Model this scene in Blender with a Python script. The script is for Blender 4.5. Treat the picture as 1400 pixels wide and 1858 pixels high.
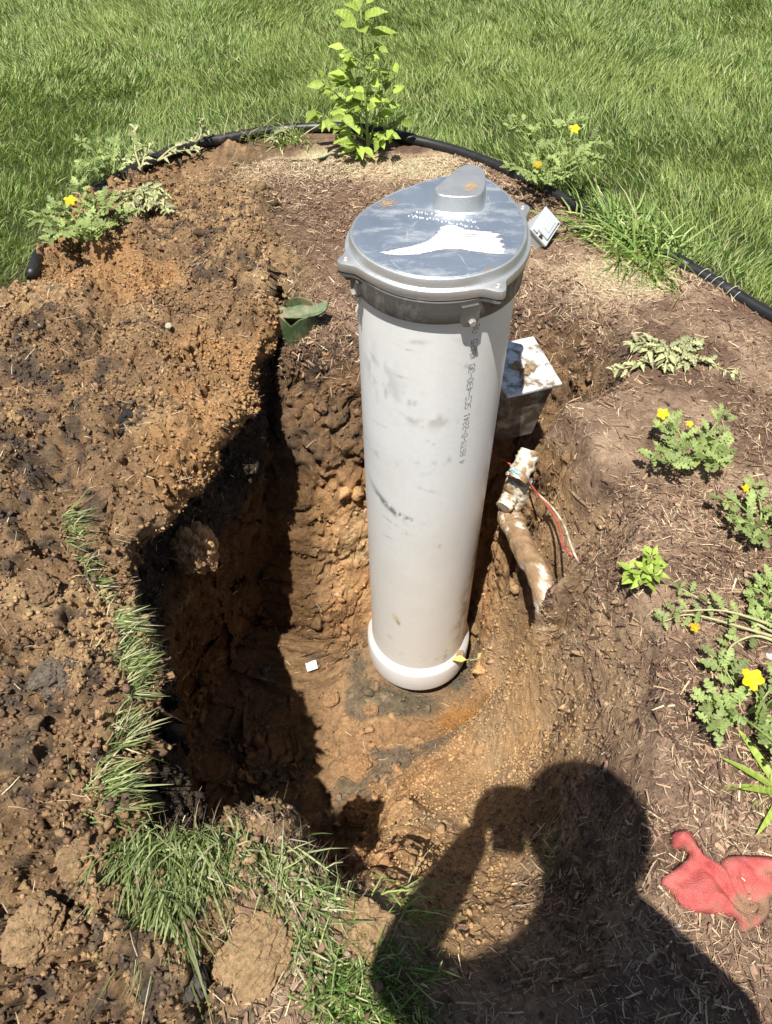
import bpy, bmesh, math, random
import numpy as np
from mathutils import Vector, Matrix, Quaternion, geometry

for o in list(bpy.data.objects):
    bpy.data.objects.remove(o)
scene = bpy.context.scene
COL = scene.collection
RNG = np.random.default_rng(7)
random.seed(7)
R = math.radians

# ------------------------------------------------------------------ camera
CAM_H = 1.30
FPX, IMG_W, IMG_H = 1340.0, 1400.0, 1858.0
PITCH, ROLL = R(51.026), R(0.819)
FW = np.array([0, math.cos(PITCH), -math.sin(PITCH)])
UP0 = np.array([0, math.sin(PITCH), math.cos(PITCH)])
RT0 = np.array([1.0, 0, 0])
RT = math.cos(ROLL) * RT0 - math.sin(ROLL) * UP0
UP = math.cos(ROLL) * UP0 + math.sin(ROLL) * RT0
cam_data = bpy.data.cameras.new('camera')
cam = bpy.data.objects.new('camera', cam_data)
COL.objects.link(cam)
cam.matrix_world = Matrix(((RT[0], UP[0], -FW[0], 0), (RT[1], UP[1], -FW[1], 0),
                           (RT[2], UP[2], -FW[2], CAM_H), (0, 0, 0, 1)))
cam_data.sensor_fit = 'VERTICAL'
cam_data.sensor_height = 24.0
cam_data.sensor_width = 24.0
cam_data.lens = 24.0 * FPX / IMG_H
cam_data.clip_start = 0.01
cam_data.clip_end = 400
scene.camera = cam

# ------------------------------------------------------------------ sky, sun, exposure
TO_SUN = Vector((-0.152, -0.325, 1.0)).normalized()
world = bpy.data.worlds.new('World')
scene.world = world
world.use_nodes = True
wn = world.node_tree.nodes
wl = world.node_tree.links
wn.clear()
sky = wn.new('ShaderNodeTexSky')
sky.sky_type = 'NISHITA'
sky.sun_disc = False
sky.sun_elevation = math.asin(TO_SUN.z)
sky.sun_rotation = math.atan2(TO_SUN.x, TO_SUN.y) % (2 * math.pi)
bg = wn.new('ShaderNodeBackground')
bg.inputs['Strength'].default_value = 0.05
wo = wn.new('ShaderNodeOutputWorld')
wl.new(sky.outputs[0], bg.inputs[0])
wl.new(bg.outputs[0], wo.inputs[0])
sd = bpy.data.lights.new('sun', 'SUN')
sd.energy = 5.0
sd.angle = R(0.53)
sd.color = (1.0, 0.955, 0.88)
sun = bpy.data.objects.new('sun', sd)
sun.rotation_euler = TO_SUN.to_track_quat('Z', 'Y').to_euler()
sun.location = (-1, -2, 6)
COL.objects.link(sun)
scene.view_settings.view_transform = 'Standard'
scene.view_settings.look = 'None'
scene.view_settings.exposure = 0.64
scene.view_settings.gamma = 1.0
scene.view_settings.use_curve_mapping = False


# ------------------------------------------------------------------ helpers
def at(u, v, z=0.0):
    """ground point seen along a sight line of the site survey photo, at height z"""
    d = FW + RT * ((u - IMG_W / 2) / FPX) - UP * ((v - IMG_H / 2) / FPX)
    t = (z - CAM_H) / d[2]
    return np.array([d[0] * t, d[1] * t, z])


def hashf(ix, iy, iz, seed):
    with np.errstate(over='ignore'):
        n = (ix.astype(np.uint32) * np.uint32(374761393) + iy.astype(np.uint32) * np.uint32(668265263)
             + iz.astype(np.uint32) * np.uint32(2246822519) + np.uint32((seed * 3266489917) & 0xffffffff))
        n = (n ^ (n >> np.uint32(13))) * np.uint32(1274126177)
        n = (n ^ (n >> np.uint32(15))) * np.uint32(2654435761)
        n = n ^ (n >> np.uint32(16))
    return n.astype(np.float32) / np.float32(4294967295.0)


def vnoise(x, y, z, seed=0):
    """value noise in -1..1"""
    x, y, z = np.broadcast_arrays(np.asarray(x, np.float32), np.asarray(y, np.float32), np.asarray(z, np.float32))
    fx, fy, fz = np.floor(x), np.floor(y), np.floor(z)
    ix, iy, iz = fx.astype(np.int64), fy.astype(np.int64), fz.astype(np.int64)
    tx, ty, tz = x - fx, y - fy, z - fz
    tx, ty, tz = [t * t * t * (t * (t * 6 - 15) + 10) for t in (tx, ty, tz)]
    r = 0
    for a in (0, 1):
        wx = tx if a else 1 - tx
        for b in (0, 1):
            wy = ty if b else 1 - ty
            for c in (0, 1):
                wz = tz if c else 1 - tz
                r = r + wx * wy * wz * hashf(ix + a, iy + b, iz + c, seed)
    return r * 2 - 1


def fbm(x, y, z, scale, octs=4, seed=0, gain=0.5):
    r, a, t = 0, 1.0, 0
    for k in range(octs):
        s = scale * 2.03 ** k
        r = r + a * vnoise(x * s + 17.3 * k, y * s + 5.1 * k, z * s + 9.7 * k, seed + k)
        t += a
        a *= gain
    return r / t


def clods(x, y, z, scale, seed=0):
    """rounded lumps 0..1 (cellular)"""
    x, y, z = x * scale, y * scale, z * scale
    fx, fy, fz = np.floor(x).astype(np.int64), np.floor(y).astype(np.int64), np.floor(z).astype(np.int64)
    best = np.full(x.shape, 9.0, np.float32)
    for a in (-1, 0, 1):
        for b in (-1, 0, 1):
            for c in (-1, 0, 1):
                i, j, k = fx + a, fy + b, fz + c
                rad = 0.55 + 0.45 * hashf(i, j, k, seed + 3)
                dx = i + hashf(i, j, k, seed) - x
                dy = j + hashf(i, j, k, seed + 1) - y
                dz = k + hashf(i, j, k, seed + 2) - z
                best = np.minimum(best, (dx * dx + dy * dy + dz * dz) / (rad * rad))
    return np.sqrt(np.clip(1 - best, 0, 1))


def sstep(a, b, x):
    t = np.clip((x - a) / (b - a), 0, 1)
    return t * t * (3 - 2 * t)


def tri_mesh(name, verts, tris, colors=None, smooth=False):
    me = bpy.data.meshes.new(name)
    verts = np.ascontiguousarray(verts, np.float32)
    tris = np.ascontiguousarray(tris, np.int32)
    me.vertices.add(len(verts))
    me.vertices.foreach_set('co', verts.ravel())
    me.loops.add(len(tris) * 3)
    me.loops.foreach_set('vertex_index', tris.ravel())
    me.polygons.add(len(tris))
    me.polygons.foreach_set('loop_start', np.arange(0, len(tris) * 3, 3, dtype=np.int32))
    if smooth:
        me.polygons.foreach_set('use_smooth', np.ones(len(tris), bool))
    me.update(calc_edges=True)
    if colors is not None:
        set_col(me, colors)
    return me


def set_col(me, colors):
    ca = me.color_attributes.new('Col', 'FLOAT_COLOR', 'POINT')
    c = np.ones((len(me.vertices), 4), np.float32)
    c[:, :colors.shape[1]] = colors
    ca.data.foreach_set('color', c.ravel())


def link(name, me, mat=None, parent=None):
    o = bpy.data.objects.new(name, me)
    COL.objects.link(o)
    if mat is not None and me is not None and len(me.materials) == 0:
        me.materials.append(mat)
    if parent is not None:
        o.parent = parent
    return o


def tag(o, label=None, cat=None, group=None, kind=None):
    for k, v in (('label', label), ('category', cat), ('group', group), ('kind', kind)):
        if v:
            o[k] = v
    return o


def thing(name, loc, label, cat, group=None):
    o = bpy.data.objects.new(name, None)
    o.empty_display_size = 0.05
    COL.objects.link(o)
    o.location = loc
    return tag(o, label, cat, group)


def bm_obj(name, bm, mat, parent=None, smooth=False, sharp=0):
    me = bpy.data.meshes.new(name)
    bmesh.ops.recalc_face_normals(bm, faces=bm.faces)
    bm.to_mesh(me)
    bm.free()
    if smooth:
        me.polygons.foreach_set('use_smooth', np.ones(len(me.polygons), bool))
        if sharp:
            me.set_sharp_from_angle(angle=R(sharp))
    return link(name, me, mat, parent)


def rings_bm(bm, rings, cap0=True, cap1=True):
    """skin a stack of closed rings with equal point counts"""
    vs = [[bm.verts.new(p) for p in r] for r in rings]
    n = len(vs[0])
    for a, b in zip(vs, vs[1:]):
        for i in range(n):
            bm.faces.new((a[i], a[(i + 1) % n], b[(i + 1) % n], b[i]))
    if cap0:
        bm.faces.new(vs[0][::-1])
    if cap1:
        bm.faces.new(vs[-1])
    return vs


def lathe(profile, n=48, c=(0, 0, 0), cap0=False, cap1=False):
    bm = bmesh.new()
    rings = [[(c[0] + r * math.cos(2 * math.pi * i / n), c[1] + r * math.sin(2 * math.pi * i / n), c[2] + z)
              for i in range(n)] for r, z in profile]
    rings_bm(bm, rings, cap0, cap1)
    return bm


def tube_bm(bm, pts, radii, n=8, caps=True):
    pts = [Vector(p) for p in pts]
    if not isinstance(radii, (list, tuple)):
        radii = [radii] * len(pts)
    rings = []
    ref = Vector((0, 0, 1))
    for i, p in enumerate(pts):
        d = (pts[min(i + 1, len(pts) - 1)] - pts[max(i - 1, 0)]).normalized()
        if abs(d.dot(ref)) > 0.95:
            ref = Vector((1, 0, 0)) if abs(d.x) < 0.9 else Vector((0, 1, 0))
        a = d.cross(ref).normalized()
        b = a.cross(d).normalized()
        ref = b
        rings.append([p + (a * math.cos(2 * math.pi * k / n) + b * math.sin(2 * math.pi * k / n)) * radii[i] for k in range(n)])
    rings_bm(bm, rings, caps, caps)


def spline(pts, m=6):
    """Catmull-Rom through points"""
    P = [np.array(p, float) for p in pts]
    P = [2 * P[0] - P[1]] + P + [2 * P[-1] - P[-2]]
    out = []
    for i in range(1, len(P) - 2):
        for k in range(m):
            t = k / m
            a, b, c, d = P[i - 1], P[i], P[i + 1], P[i + 2]
            out.append(0.5 * ((2 * b) + (c - a) * t + (2 * a - 5 * b + 4 * c - d) * t * t + (3 * b - a - 3 * c + d) * t ** 3))
    out.append(P[-2])
    return out


def box_bm(bm, c, s, rot=None, bevel=0.0):
    m = Matrix.Translation(Vector(c)) @ (rot.to_4x4() if rot is not None else Matrix.Identity(4)) @ Matrix.Diagonal((s[0], s[1], s[2], 1))
    r = bmesh.ops.create_cube(bm, size=1.0, matrix=m)
    if bevel > 0:
        es = list({e for v in r['verts'] for e in v.link_edges})
        bmesh.ops.bevel(bm, geom=es, offset=bevel, segments=2, profile=0.6, affect='EDGES')


# ------------------------------------------------------------------ materials
def new_mat(name):
    m = bpy.data.materials.new(name)
    m.use_nodes = True
    nt = m.node_tree
    b = nt.nodes['Principled BSDF']
    return m, nt, b


def nd(nt, kind, **kw):
    n = nt.nodes.new(kind)
    for k, v in kw.items():
        if k in n.inputs:
            n.inputs[k].default_value = v
        else:
            setattr(n, k, v)
    return n


def noise_n(nt, scale, detail=4, rough=0.55, coord='Object', stretch=None):
    tc = nt.nodes.new('ShaderNodeTexCoord')
    n = nd(nt, 'ShaderNodeTexNoise', Scale=scale, Detail=detail, Roughness=rough)
    if stretch:
        mp = nt.nodes.new('ShaderNodeMapping')
        mp.inputs['Scale'].default_value = stretch
        nt.links.new(tc.outputs[coord], mp.inputs[0])
        nt.links.new(mp.outputs[0], n.inputs['Vector'])
    else:
        nt.links.new(tc.outputs[coord], n.inputs['Vector'])
    return n


def ramp_n(nt, src, stops):
    r = nt.nodes.new('ShaderNodeValToRGB')
    el = r.color_ramp.elements
    while len(el) < len(stops):
        el.new(0.5)
    for e, (p, c) in zip(el, stops):
        e.position = p
        e.color = (*c, 1) if len(c) == 3 else c
    nt.links.new(src, r.inputs[0])
    return r


def mix_n(nt, a, b, fac, mode='MIX'):
    m = nt.nodes.new('ShaderNodeMix')
    m.data_type = 'RGBA'
    m.blend_type = mode
    for sock, val in ((m.inputs['Factor'], fac), (m.inputs['A'], a), (m.inputs['B'], b)):
        if isinstance(val, (float, int)):
            sock.default_value = val
        elif isinstance(val, tuple):
            sock.default_value = (*val, 1)
        else:
            nt.links.new(val, sock)
    return m.outputs['Result']


def bump_n(nt, b, h, strength=0.5, dist=0.01, chain=None):
    bn = nd(nt, 'ShaderNodeBump', Strength=strength, Distance=dist)
    nt.links.new(h, bn.inputs['Height'])
    if chain is not None:
        nt.links.new(chain, bn.inputs['Normal'])
    nt.links.new(bn.outputs[0], b.inputs['Normal'])
    return bn.outputs[0]


def simple_mat(name, col, rough=0.6, metal=0.0, var=0.25, scale=40, bump=0.0, spec=0.4, dark=None, dark_scale=12, dark_lo=0.5, dark_hi=0.62):
    m, nt, b = new_mat(name)
    n = noise_n(nt, scale, 5)
    lo = tuple(c * (1 - var) for c in col)
    hi = tuple(min(1, c * (1 + var)) for c in col)
    r = ramp_n(nt, n.outputs[0], [(0.3, lo), (0.7, hi)])
    out = r.outputs[0]
    if dark is not None:
        n2 = noise_n(nt, dark_scale, 6, 0.65)
        f = ramp_n(nt, n2.outputs[0], [(dark_lo, (0, 0, 0)), (dark_hi, (1, 1, 1))])
        out = mix_n(nt, out, dark, f.outputs[0])
    nt.links.new(out, b.inputs['Base Color'])
    b.inputs['Roughness'].default_value = rough
    b.inputs['Metallic'].default_value = metal
    b.inputs['Specular IOR Level'].default_value = spec
    if bump:
        bump_n(nt, b, n.outputs[0], bump, 0.004)
    return m


def col_mat(name, rough=0.9, spec=0.2, var=0.35, scale=120, bump=0.5, bdist=0.004, transl=0.0, wet=False, oct=4, nr=0.7):
    """colour from the vertex attribute Col, broken up by noise"""
    m, nt, b = new_mat(name)
    a = nd(nt, 'ShaderNodeAttribute', attribute_name='Col')
    out = a.outputs['Color']
    if var:
        n = noise_n(nt, scale, oct, nr)
        r = ramp_n(nt, n.outputs[0], [(0.28, (1 - var,) * 3), (0.72, (1 + var,) * 3)])
        out = mix_n(nt, out, r.outputs[0], 1.0, 'MULTIPLY')
        if bump:
            bump_n(nt, b, n.outputs[0], bump, bdist)
    nt.links.new(out, b.inputs['Base Color'])
    b.inputs['Roughness'].default_value = rough
    b.inputs['Specular IOR Level'].default_value = spec
    if wet:
        at_ = nd(nt, 'ShaderNodeAttribute', attribute_name='wet')
        mr = nd(nt, 'ShaderNodeMapRange')
        mr.inputs['To Min'].default_value = rough
        mr.inputs['To Max'].default_value = 0.22
        nt.links.new(at_.outputs['Fac'], mr.inputs['Value'])
        nt.links.new(mr.outputs[0], b.inputs['Roughness'])
        mr2 = nd(nt, 'ShaderNodeMapRange')
        mr2.inputs['To Min'].default_value = spec
        mr2.inputs['To Max'].default_value = 0.6
        nt.links.new(at_.outputs['Fac'], mr2.inputs['Value'])
        nt.links.new(mr2.outputs[0], b.inputs['Specular IOR Level'])
    if transl:
        tr = nt.nodes.new('ShaderNodeBsdfTranslucent')
        nt.links.new(mix_n(nt, out, (1.0, 1.0, 0.45), 1.0, 'MULTIPLY'), tr.inputs[0])
        ms = nd(nt, 'ShaderNodeMixShader', Fac=transl)
        nt.links.new(b.outputs[0], ms.inputs[1])
        nt.links.new(tr.outputs[0], ms.inputs[2])
        nt.links.new(ms.outputs[0], nt.nodes['Material Output'].inputs[0])
    return m


M = {}
M['soil'] = col_mat('soil', 0.95, 0.12, 0.5, 55, 1.0, 0.019, wet=True, oct=7, nr=0.78)
M['crumb'] = col_mat('soil_crumbs', 0.95, 0.1, 0.45, 90, 1.0, 0.010, oct=5, nr=0.75)
M['blade'] = col_mat('grass_blades', 0.5, 0.35, 0, transl=0.3)
M['fibre'] = col_mat('mulch_fibres', 0.85, 0.2, 0.25, 200, 0)


def leaf_mat(name, col, vein=1.5, transl=0.3):
    m, nt, b = new_mat(name)
    n = noise_n(nt, 9, 3)
    r = ramp_n(nt, n.outputs[0], [(0.3, tuple(c * 0.72 for c in col)), (0.7, tuple(c * 1.25 for c in col))])
    oi = nt.nodes.new('ShaderNodeObjectInfo')
    hv = nd(nt, 'ShaderNodeMapRange')
    hv.inputs['To Min'].default_value = 0.62
    hv.inputs['To Max'].default_value = 1.32
    nt.links.new(oi.outputs['Random'], hv.inputs['Value'])
    out = mix_n(nt, r.outputs[0], hv.outputs[0], 1.0, 'MULTIPLY')
    nt.links.new(out, b.inputs['Base Color'])
    b.inputs['Roughness'].default_value = 0.5
    b.inputs['Specular IOR Level'].default_value = 0.35
    w = nd(nt, 'ShaderNodeTexWave', Scale=2.2, Distortion=1.0)
    tc = nt.nodes.new('ShaderNodeTexCoord')
    nt.links.new(tc.outputs['Object'], w.inputs['Vector'])
    bump_n(nt, b, w.outputs['Fac'], 0.15, 0.05)
    tr = nt.nodes.new('ShaderNodeBsdfTranslucent')
    nt.links.new(mix_n(nt, out, (1.3, 1.2, 0.35), 1.0, 'MULTIPLY'), tr.inputs[0])
    ms = nd(nt, 'ShaderNodeMixShader', Fac=transl)
    nt.links.new(b.outputs[0], ms.inputs[1])
    nt.links.new(tr.outputs[0], ms.inputs[2])
    nt.links.new(ms.outputs[0], nt.nodes['Material Output'].inputs[0])
    return m


M['leaf_bright'] = leaf_mat('pigweed_leaf', (0.34, 0.46, 0.085))
M['leaf_grey'] = leaf_mat('buffalobur_leaf', (0.29, 0.37, 0.13))
M['leaf_wilt'] = leaf_mat('wilted_leaf', (0.40, 0.42, 0.22), transl=0.15)
M['stem'] = simple_mat('weed_stem', (0.25, 0.33, 0.10), 0.6, var=0.2)
M['stem_wilt'] = simple_mat('wilted_stem', (0.40, 0.38, 0.20), 0.7, var=0.2)
M['petal'] = leaf_mat('yellow_petal', (0.72, 0.50, 0.01), transl=0.2)
M['black_plastic'] = simple_mat('black_plastic', (0.018, 0.018, 0.019), 0.42, var=0.3, scale=30, dark=(0.10, 0.085, 0.065), dark_scale=14, dark_lo=0.58, dark_hi=0.75)
M['white_pvc'] = simple_mat('white_pvc', (0.72, 0.72, 0.72), 0.35, var=0.04, scale=8)
M['dirty_pvc'] = simple_mat('muddy_pvc', (0.62, 0.58, 0.47), 0.6, var=0.15, scale=50, dark=(0.20, 0.13, 0.07), dark_scale=38, dark_lo=0.44, dark_hi=0.60, bump=0.6)
M['muddy_pipe'] = simple_mat('mud_caked_pvc', (0.66, 0.62, 0.48), 0.6, var=0.1, scale=30, dark=(0.25, 0.16, 0.085), dark_scale=20, dark_lo=0.32, dark_hi=0.44, bump=1.0)
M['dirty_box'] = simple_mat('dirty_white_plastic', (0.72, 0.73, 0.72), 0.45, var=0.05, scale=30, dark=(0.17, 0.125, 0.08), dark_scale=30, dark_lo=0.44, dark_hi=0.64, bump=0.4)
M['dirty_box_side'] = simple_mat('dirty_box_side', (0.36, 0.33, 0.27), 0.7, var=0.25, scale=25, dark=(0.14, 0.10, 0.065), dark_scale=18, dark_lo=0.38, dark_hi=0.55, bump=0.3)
M['primer'] = simple_mat('blue_primer', (0.10, 0.36, 0.52), 0.45, var=0.2, dark=(0.6, 0.65, 0.65), dark_scale=40, dark_lo=0.55)
M['green_plastic'] = simple_mat('green_plastic', (0.075, 0.125, 0.05), 0.6, var=0.2, scale=40, dark=(0.24, 0.19, 0.11), dark_scale=20, dark_lo=0.44, dark_hi=0.62)
M['grey_plastic'] = simple_mat('grey_plastic', (0.47, 0.50, 0.51), 0.42, var=0.05, scale=20)
M['dark_metal'] = simple_mat('dark_screw', (0.10, 0.10, 0.10), 0.4, metal=0.6)
M['wire_red'] = simple_mat('red_insulation', (0.42, 0.085, 0.06), 0.6, var=0.3)
M['wire_white'] = simple_mat('white_insulation', (0.60, 0.54, 0.42), 0.6, var=0.2, dark=(0.3, 0.22, 0.12), dark_scale=30)
M['cable'] = simple_mat('pale_cable', (0.62, 0.60, 0.54), 0.6, var=0.15, scale=90)
M['paper'] = simple_mat('white_paper', (0.85, 0.84, 0.80), 0.7, var=0.03)
M['ink'] = simple_mat('black_ink', (0.13, 0.13, 0.135), 0.7, var=0.3)
M['ink_grey'] = simple_mat('faded_ink', (0.20, 0.20, 0.19), 0.7, var=0.3)
M['white_paint'] = simple_mat('white_brush_paint', (0.70, 0.71, 0.70), 0.6, var=0.06, scale=60)
M['chip'] = simple_mat('bark_chip', (0.30, 0.20, 0.12), 0.85, var=0.35, scale=60, bump=0.4)
M['stone_white'] = simple_mat('white_pebble', (0.66, 0.64, 0.56), 0.7, var=0.1, bump=0.2)


def metal_mat(name, col, rough, scratch=0.5, dirt=True, metal=0.55):
    m, nt, b = new_mat(name)
    n1 = noise_n(nt, 7, 6, 0.65)
    base = ramp_n(nt, n1.outputs[0], [(0.35, tuple(c * 0.88 for c in col)), (0.6, col), (0.75, tuple(min(1, c * 1.18) for c in col))]).outputs[0]
    if scratch:
        n2 = noise_n(nt, 9, 7, 0.75, stretch=(1.0, 2.4, 1.0))
        f = ramp_n(nt, n2.outputs[0], [(0.50, (0, 0, 0)), (0.66, (scratch,) * 3)])
        base = mix_n(nt, base, (0.62, 0.64, 0.66), f.outputs[0])
    if scratch > .6:
        v = nd(nt, 'ShaderNodeTexVoronoi', feature='DISTANCE_TO_EDGE', Scale=11)
        tc = nt.nodes.new('ShaderNodeTexCoord')
        nz = noise_n(nt, 5, 3)
        nt.links.new(mix_n(nt, tc.outputs['Object'], nz.outputs['Color'], 0.12), v.inputs['Vector'])
        n3 = noise_n(nt, 14, 3)
        f2 = ramp_n(nt, v.outputs['Distance'], [(0.0, (1, 1, 1)), (0.014, (0, 0, 0))])
        f3 = ramp_n(nt, n3.outputs[0], [(0.45, (0, 0, 0)), (0.65, (0.6,) * 3)])
        base = mix_n(nt, base, (0.72, 0.74, 0.76), mix_n(nt, f2.outputs[0], f3.outputs[0], 1.0, 'MULTIPLY'))
    if dirt:
        n4 = noise_n(nt, 10, 6, 0.6)
        f4 = ramp_n(nt, n4.outputs[0], [(0.66, (0, 0, 0)), (0.72, (0.8,) * 3)])
        base = mix_n(nt, base, (0.42, 0.27, 0.13), f4.outputs[0])
    nt.links.new(base, b.inputs['Base Color'])
    b.inputs['Metallic'].default_value = metal
    rr = ramp_n(nt, n1.outputs[0], [(0.3, (rough * 0.85,) * 3), (0.7, (min(1, rough * 1.2),) * 3)])
    nt.links.new(rr.outputs[0], b.inputs['Roughness'])
    nf = noise_n(nt, 260, 4, .7)
    bump_n(nt, b, nf.outputs[0], 0.35, 0.002)
    return m


M['cap_top'] = metal_mat('weathered_cast_aluminium', (0.26, 0.31, 0.385), 0.46, 0.8)
M['cap_rim'] = metal_mat('bright_cast_aluminium', (0.60, 0.61, 0.61), 0.42, 0.5, False, 0.75)
M['band'] = metal_mat('dull_band_metal', (0.17, 0.165, 0.155), 0.55, 0.45, False)
M['bolt'] = metal_mat('bolt_metal', (0.50, 0.48, 0.44), 0.38, 0, False)

PX, PY = 0.108, 1.310          # casing axis
# ------------------------------------------------------------------ terrain
# rim of the deep side of the pit (left wall, near wall), walked from the back notch
RIM_PX = [(486, 520, .05), (478, 560, .06), (466, 610, .08), (436, 665, .10), (395, 715, .11), (335, 785, .12), (285, 830, .11), (238, 880, .10),
          (216, 975, .08), (236, 1085, .06), (262, 1150, .05), (290, 1210, .05), (272, 1310, .05), (246, 1400, .05),
          (226, 1490, .05), (262, 1530, .05), (330, 1528, .05), (400, 1515, .05), (455, 1497, .05), (510, 1540, .04), (560, 1585, .03), (604, 1640, .01)]
RIM = np.array([at(*p)[:2] for p in RIM_PX])
CLOSE = np.array([(-.03, .16), (.0, -1.2), (6, -1.2), (6, 8), (-.36, 8), (-.36, 2.3)])
POLY = np.vstack([RIM, CLOSE])


def seg_dist(x, y, pts):
    d = np.full(x.shape, 1e9)
    for (ax, ay), (bx, by) in zip(pts[:-1], pts[1:]):
        vx, vy = bx - ax, by - ay
        t = np.clip(((x - ax) * vx + (y - ay) * vy) / (vx * vx + vy * vy + 1e-12), 0, 1)
        d = np.minimum(d, (x - ax - t * vx) ** 2 + (y - ay - t * vy) ** 2)
    return np.sqrt(d)


def inside(x, y, poly):
    r = np.zeros(x.shape, bool)
    n = len(poly)
    for i in range(n):
        ax, ay = poly[i]
        bx, by = poly[(i + 1) % n]
        c = ((ay > y) != (by > y)) & (x < (bx - ax) * (y - ay) / (by - ay + 1e-12) + ax)
        r ^= c
    return r


CTRL = []
for p in [(850, 1310, -1.06), (900, 1400, -.76), (950, 1500, -.45), (850, 1500, -.56), (850, 1600, -.33), (1000, 1600, -.24), (760, 1640, -.17),
          (1060, 1740, -.07), (720, 1480, -.66), (770, 1400, -.92), (720, 1560, -.33), (670, 1600, -.15), (640, 1640, -.04), (900, 1720, -.12), (780, 1760, -.05),
          (950, 1000, -.34), (955, 930, -.33), (1000, 1070, -.20), (1045, 1020, -.08), (1000, 900, -.20), (1065, 900, -.08),
          (1100, 850, 0), (990, 800, -.10), (1030, 740, -.01), (925, 830, -.50), (880, 1195, -1.06), (935, 1250, -.84), (1000, 1190, -.47), (1000, 1320, -.5),
          (1100, 1260, -.17), (1100, 1150, -.12), (1200, 1300, -.01), (1200, 1100, 0), (1100, 1400, -.12), (1200, 1500, 0), (1150, 1700, 0),
          (1150, 1000, 0), (1200, 900, 0), (1080, 1060, -.07),
          (600, 640, -.06), (650, 625, -.06), (550, 655, -.08), (520, 660, -.10), (640, 560, -.01), (560, 560, -.02), (510, 560, -.02), (760, 620, -.06), (900, 600, -.03), (900, 660, -.08)]:
    CTRL.append(at(*p))
CTRL += [(PX, 1.10, -1.15), (.22, 1.16, -1.15), (.30, 1.25, -1.13), (-.05, 1.2, -1.10), (-.05, 1.05, -1.12), (.27, 1.07, -1.11), (-.2, 1.0, -1.14), (-.3, .8, -1.17), (-.2, .7, -1.15), (-.35, 1.1, -1.15),
         (0, .85, -1.10), (-.1, .58, -1.08), (-.35, .55, -1.15), (PX, PY, -1.10), (PX - .2, PY, -1.06), (.34, 1.33, -1.07), (.385, 1.15, -.58), (.415, 1.3, -.62),
         (.32, 1.50, -1.02), (.425, 1.46, -.58), (.30, 1.62, -.72), (.38, 1.60, -.55), (-.05, .62, -1.02), (-.12, .42, -.9), (-.05, .40, -.45),
         (-.2, 1.26, -1.03), (0, 1.36, -1.0), (-.15, 1.48, -.52), (.0, 1.50, -.54), (.2, 1.58, -.85), (.12, 1.72, -.09), (.28, 1.74, -.14), (-.27, 1.46, -.55), (-.26, 1.30, -.95), (-.26, 1.62, -.25),
         (-.36, 1.70, -.42), (-.355, 1.80, -.22), (-.40, 1.55, -.60), (-.45, 1.35, -1.0), (-.6, 1.4, -1.0),
         (-.9, .8, -1.1), (-.9, 1.3, -1.1), (-.7, .3, -1.1), (-.5, .1, -1.0), (-.25, .28, -1.0), (-.03, .2, 0), (-.04, .12, 0), (0, .05, 0), (0, -.2, 0), (.1, .05, 0), (.3, .1, 0),
         (-.36, 2.0, 0), (-.3, 1.9, -.01), (-.1, 1.9, 0), (.1, 1.95, 0), (.3, 1.95, 0), (.5, 1.9, 0), (-.3, 2.3, 0), (0, 2.3, 0), (.5, 2.3, 0), (.7, 1.6, 0), (.8, 1.2, 0), (.8, .8, 0),
         (.8, .4, 0), (.6, .1, 0), (.6, -.3, 0), (1.2, 1.8, 0), (1.2, 1.0, 0), (1.2, .2, 0), (2, 1, 0), (2, 2.5, 0), (0, 3.5, 0), (0, 6, 0), (5, 3, 0), (5, 7, 0), (5, -1, 0), (-.36, 3, 0), (-.36, 6, 0), (1, -1.2, 0)]
CTRL = np.array([tuple(c) for c in CTRL])
_d = np.sqrt(((CTRL[:, None, :2] - CTRL[None, :, :2]) ** 2).sum(-1) + 1e-5)
_w = np.linalg.solve(np.block([[_d, np.ones((len(CTRL), 1))], [np.ones((1, len(CTRL))), np.zeros((1, 1))]]), np.append(CTRL[:, 2], 0))


def z_in(x, y):
    r = np.full(x.shape, _w[-1])
    for (cx, cy, _), w in zip(CTRL, _w[:-1]):
        r += w * np.sqrt((x - cx) ** 2 + (y - cy) ** 2 + 1e-5)
    r = np.minimum(r, 0.0)
    return r * sstep(.005, .05, -r)


EDGE_PX = [(58, 505), (74, 462), (110, 415), (150, 368), (200, 333), (262, 300), (330, 270), (400, 255), (470, 243), (530, 236), (600, 235), (680, 243),
           (740, 256), (790, 266), (850, 284), (930, 317), (1030, 370), (1110, 415), (1180, 450), (1250, 486), (1310, 521), (1400, 575), (1480, 625)]
EDGE = np.array([at(u, v, .01)[:2] for u, v in EDGE_PX])
EDGE_EXT = np.vstack([[(-3.5, 1.5), (-1.35, 1.75)], EDGE, [(1.6, 1.3), (2.0, -.5)]])
BED = np.vstack([EDGE_EXT, [(2.0, -3), (-3.5, -3)]])


MOUNDS = [(-.95, 1.00, .38, .50, .11), (-.62, 1.55, .30, .35, .07), (-.75, .35, .30, .30, .08), (-.45, .12, .25, .16, .05), (-.45, 2.05, .30, .28, .07),
          (-.62, .95, .10, .30, .03), (-.30, .22, .25, .12, .03), (-1.0, 1.65, .3, .3, .06), (-.12, 2.05, .25, .15, .03)]


def mound(x, y):
    r = np.zeros(x.shape)
    for cx, cy, sx, sy, h in MOUNDS:
        r += h * np.exp(-((x - cx) / sx) ** 2 - ((y - cy) / sy) ** 2)
    q = (np.abs(x) < 4) & (y > -2) & (y < 7)
    e = np.zeros(x.shape)
    if q.any():
        e[q] = sstep(.03, .28, seg_dist(x[q], y[q], EDGE_EXT)) * inside(x[q], y[q], BED)
    return r * e


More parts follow.
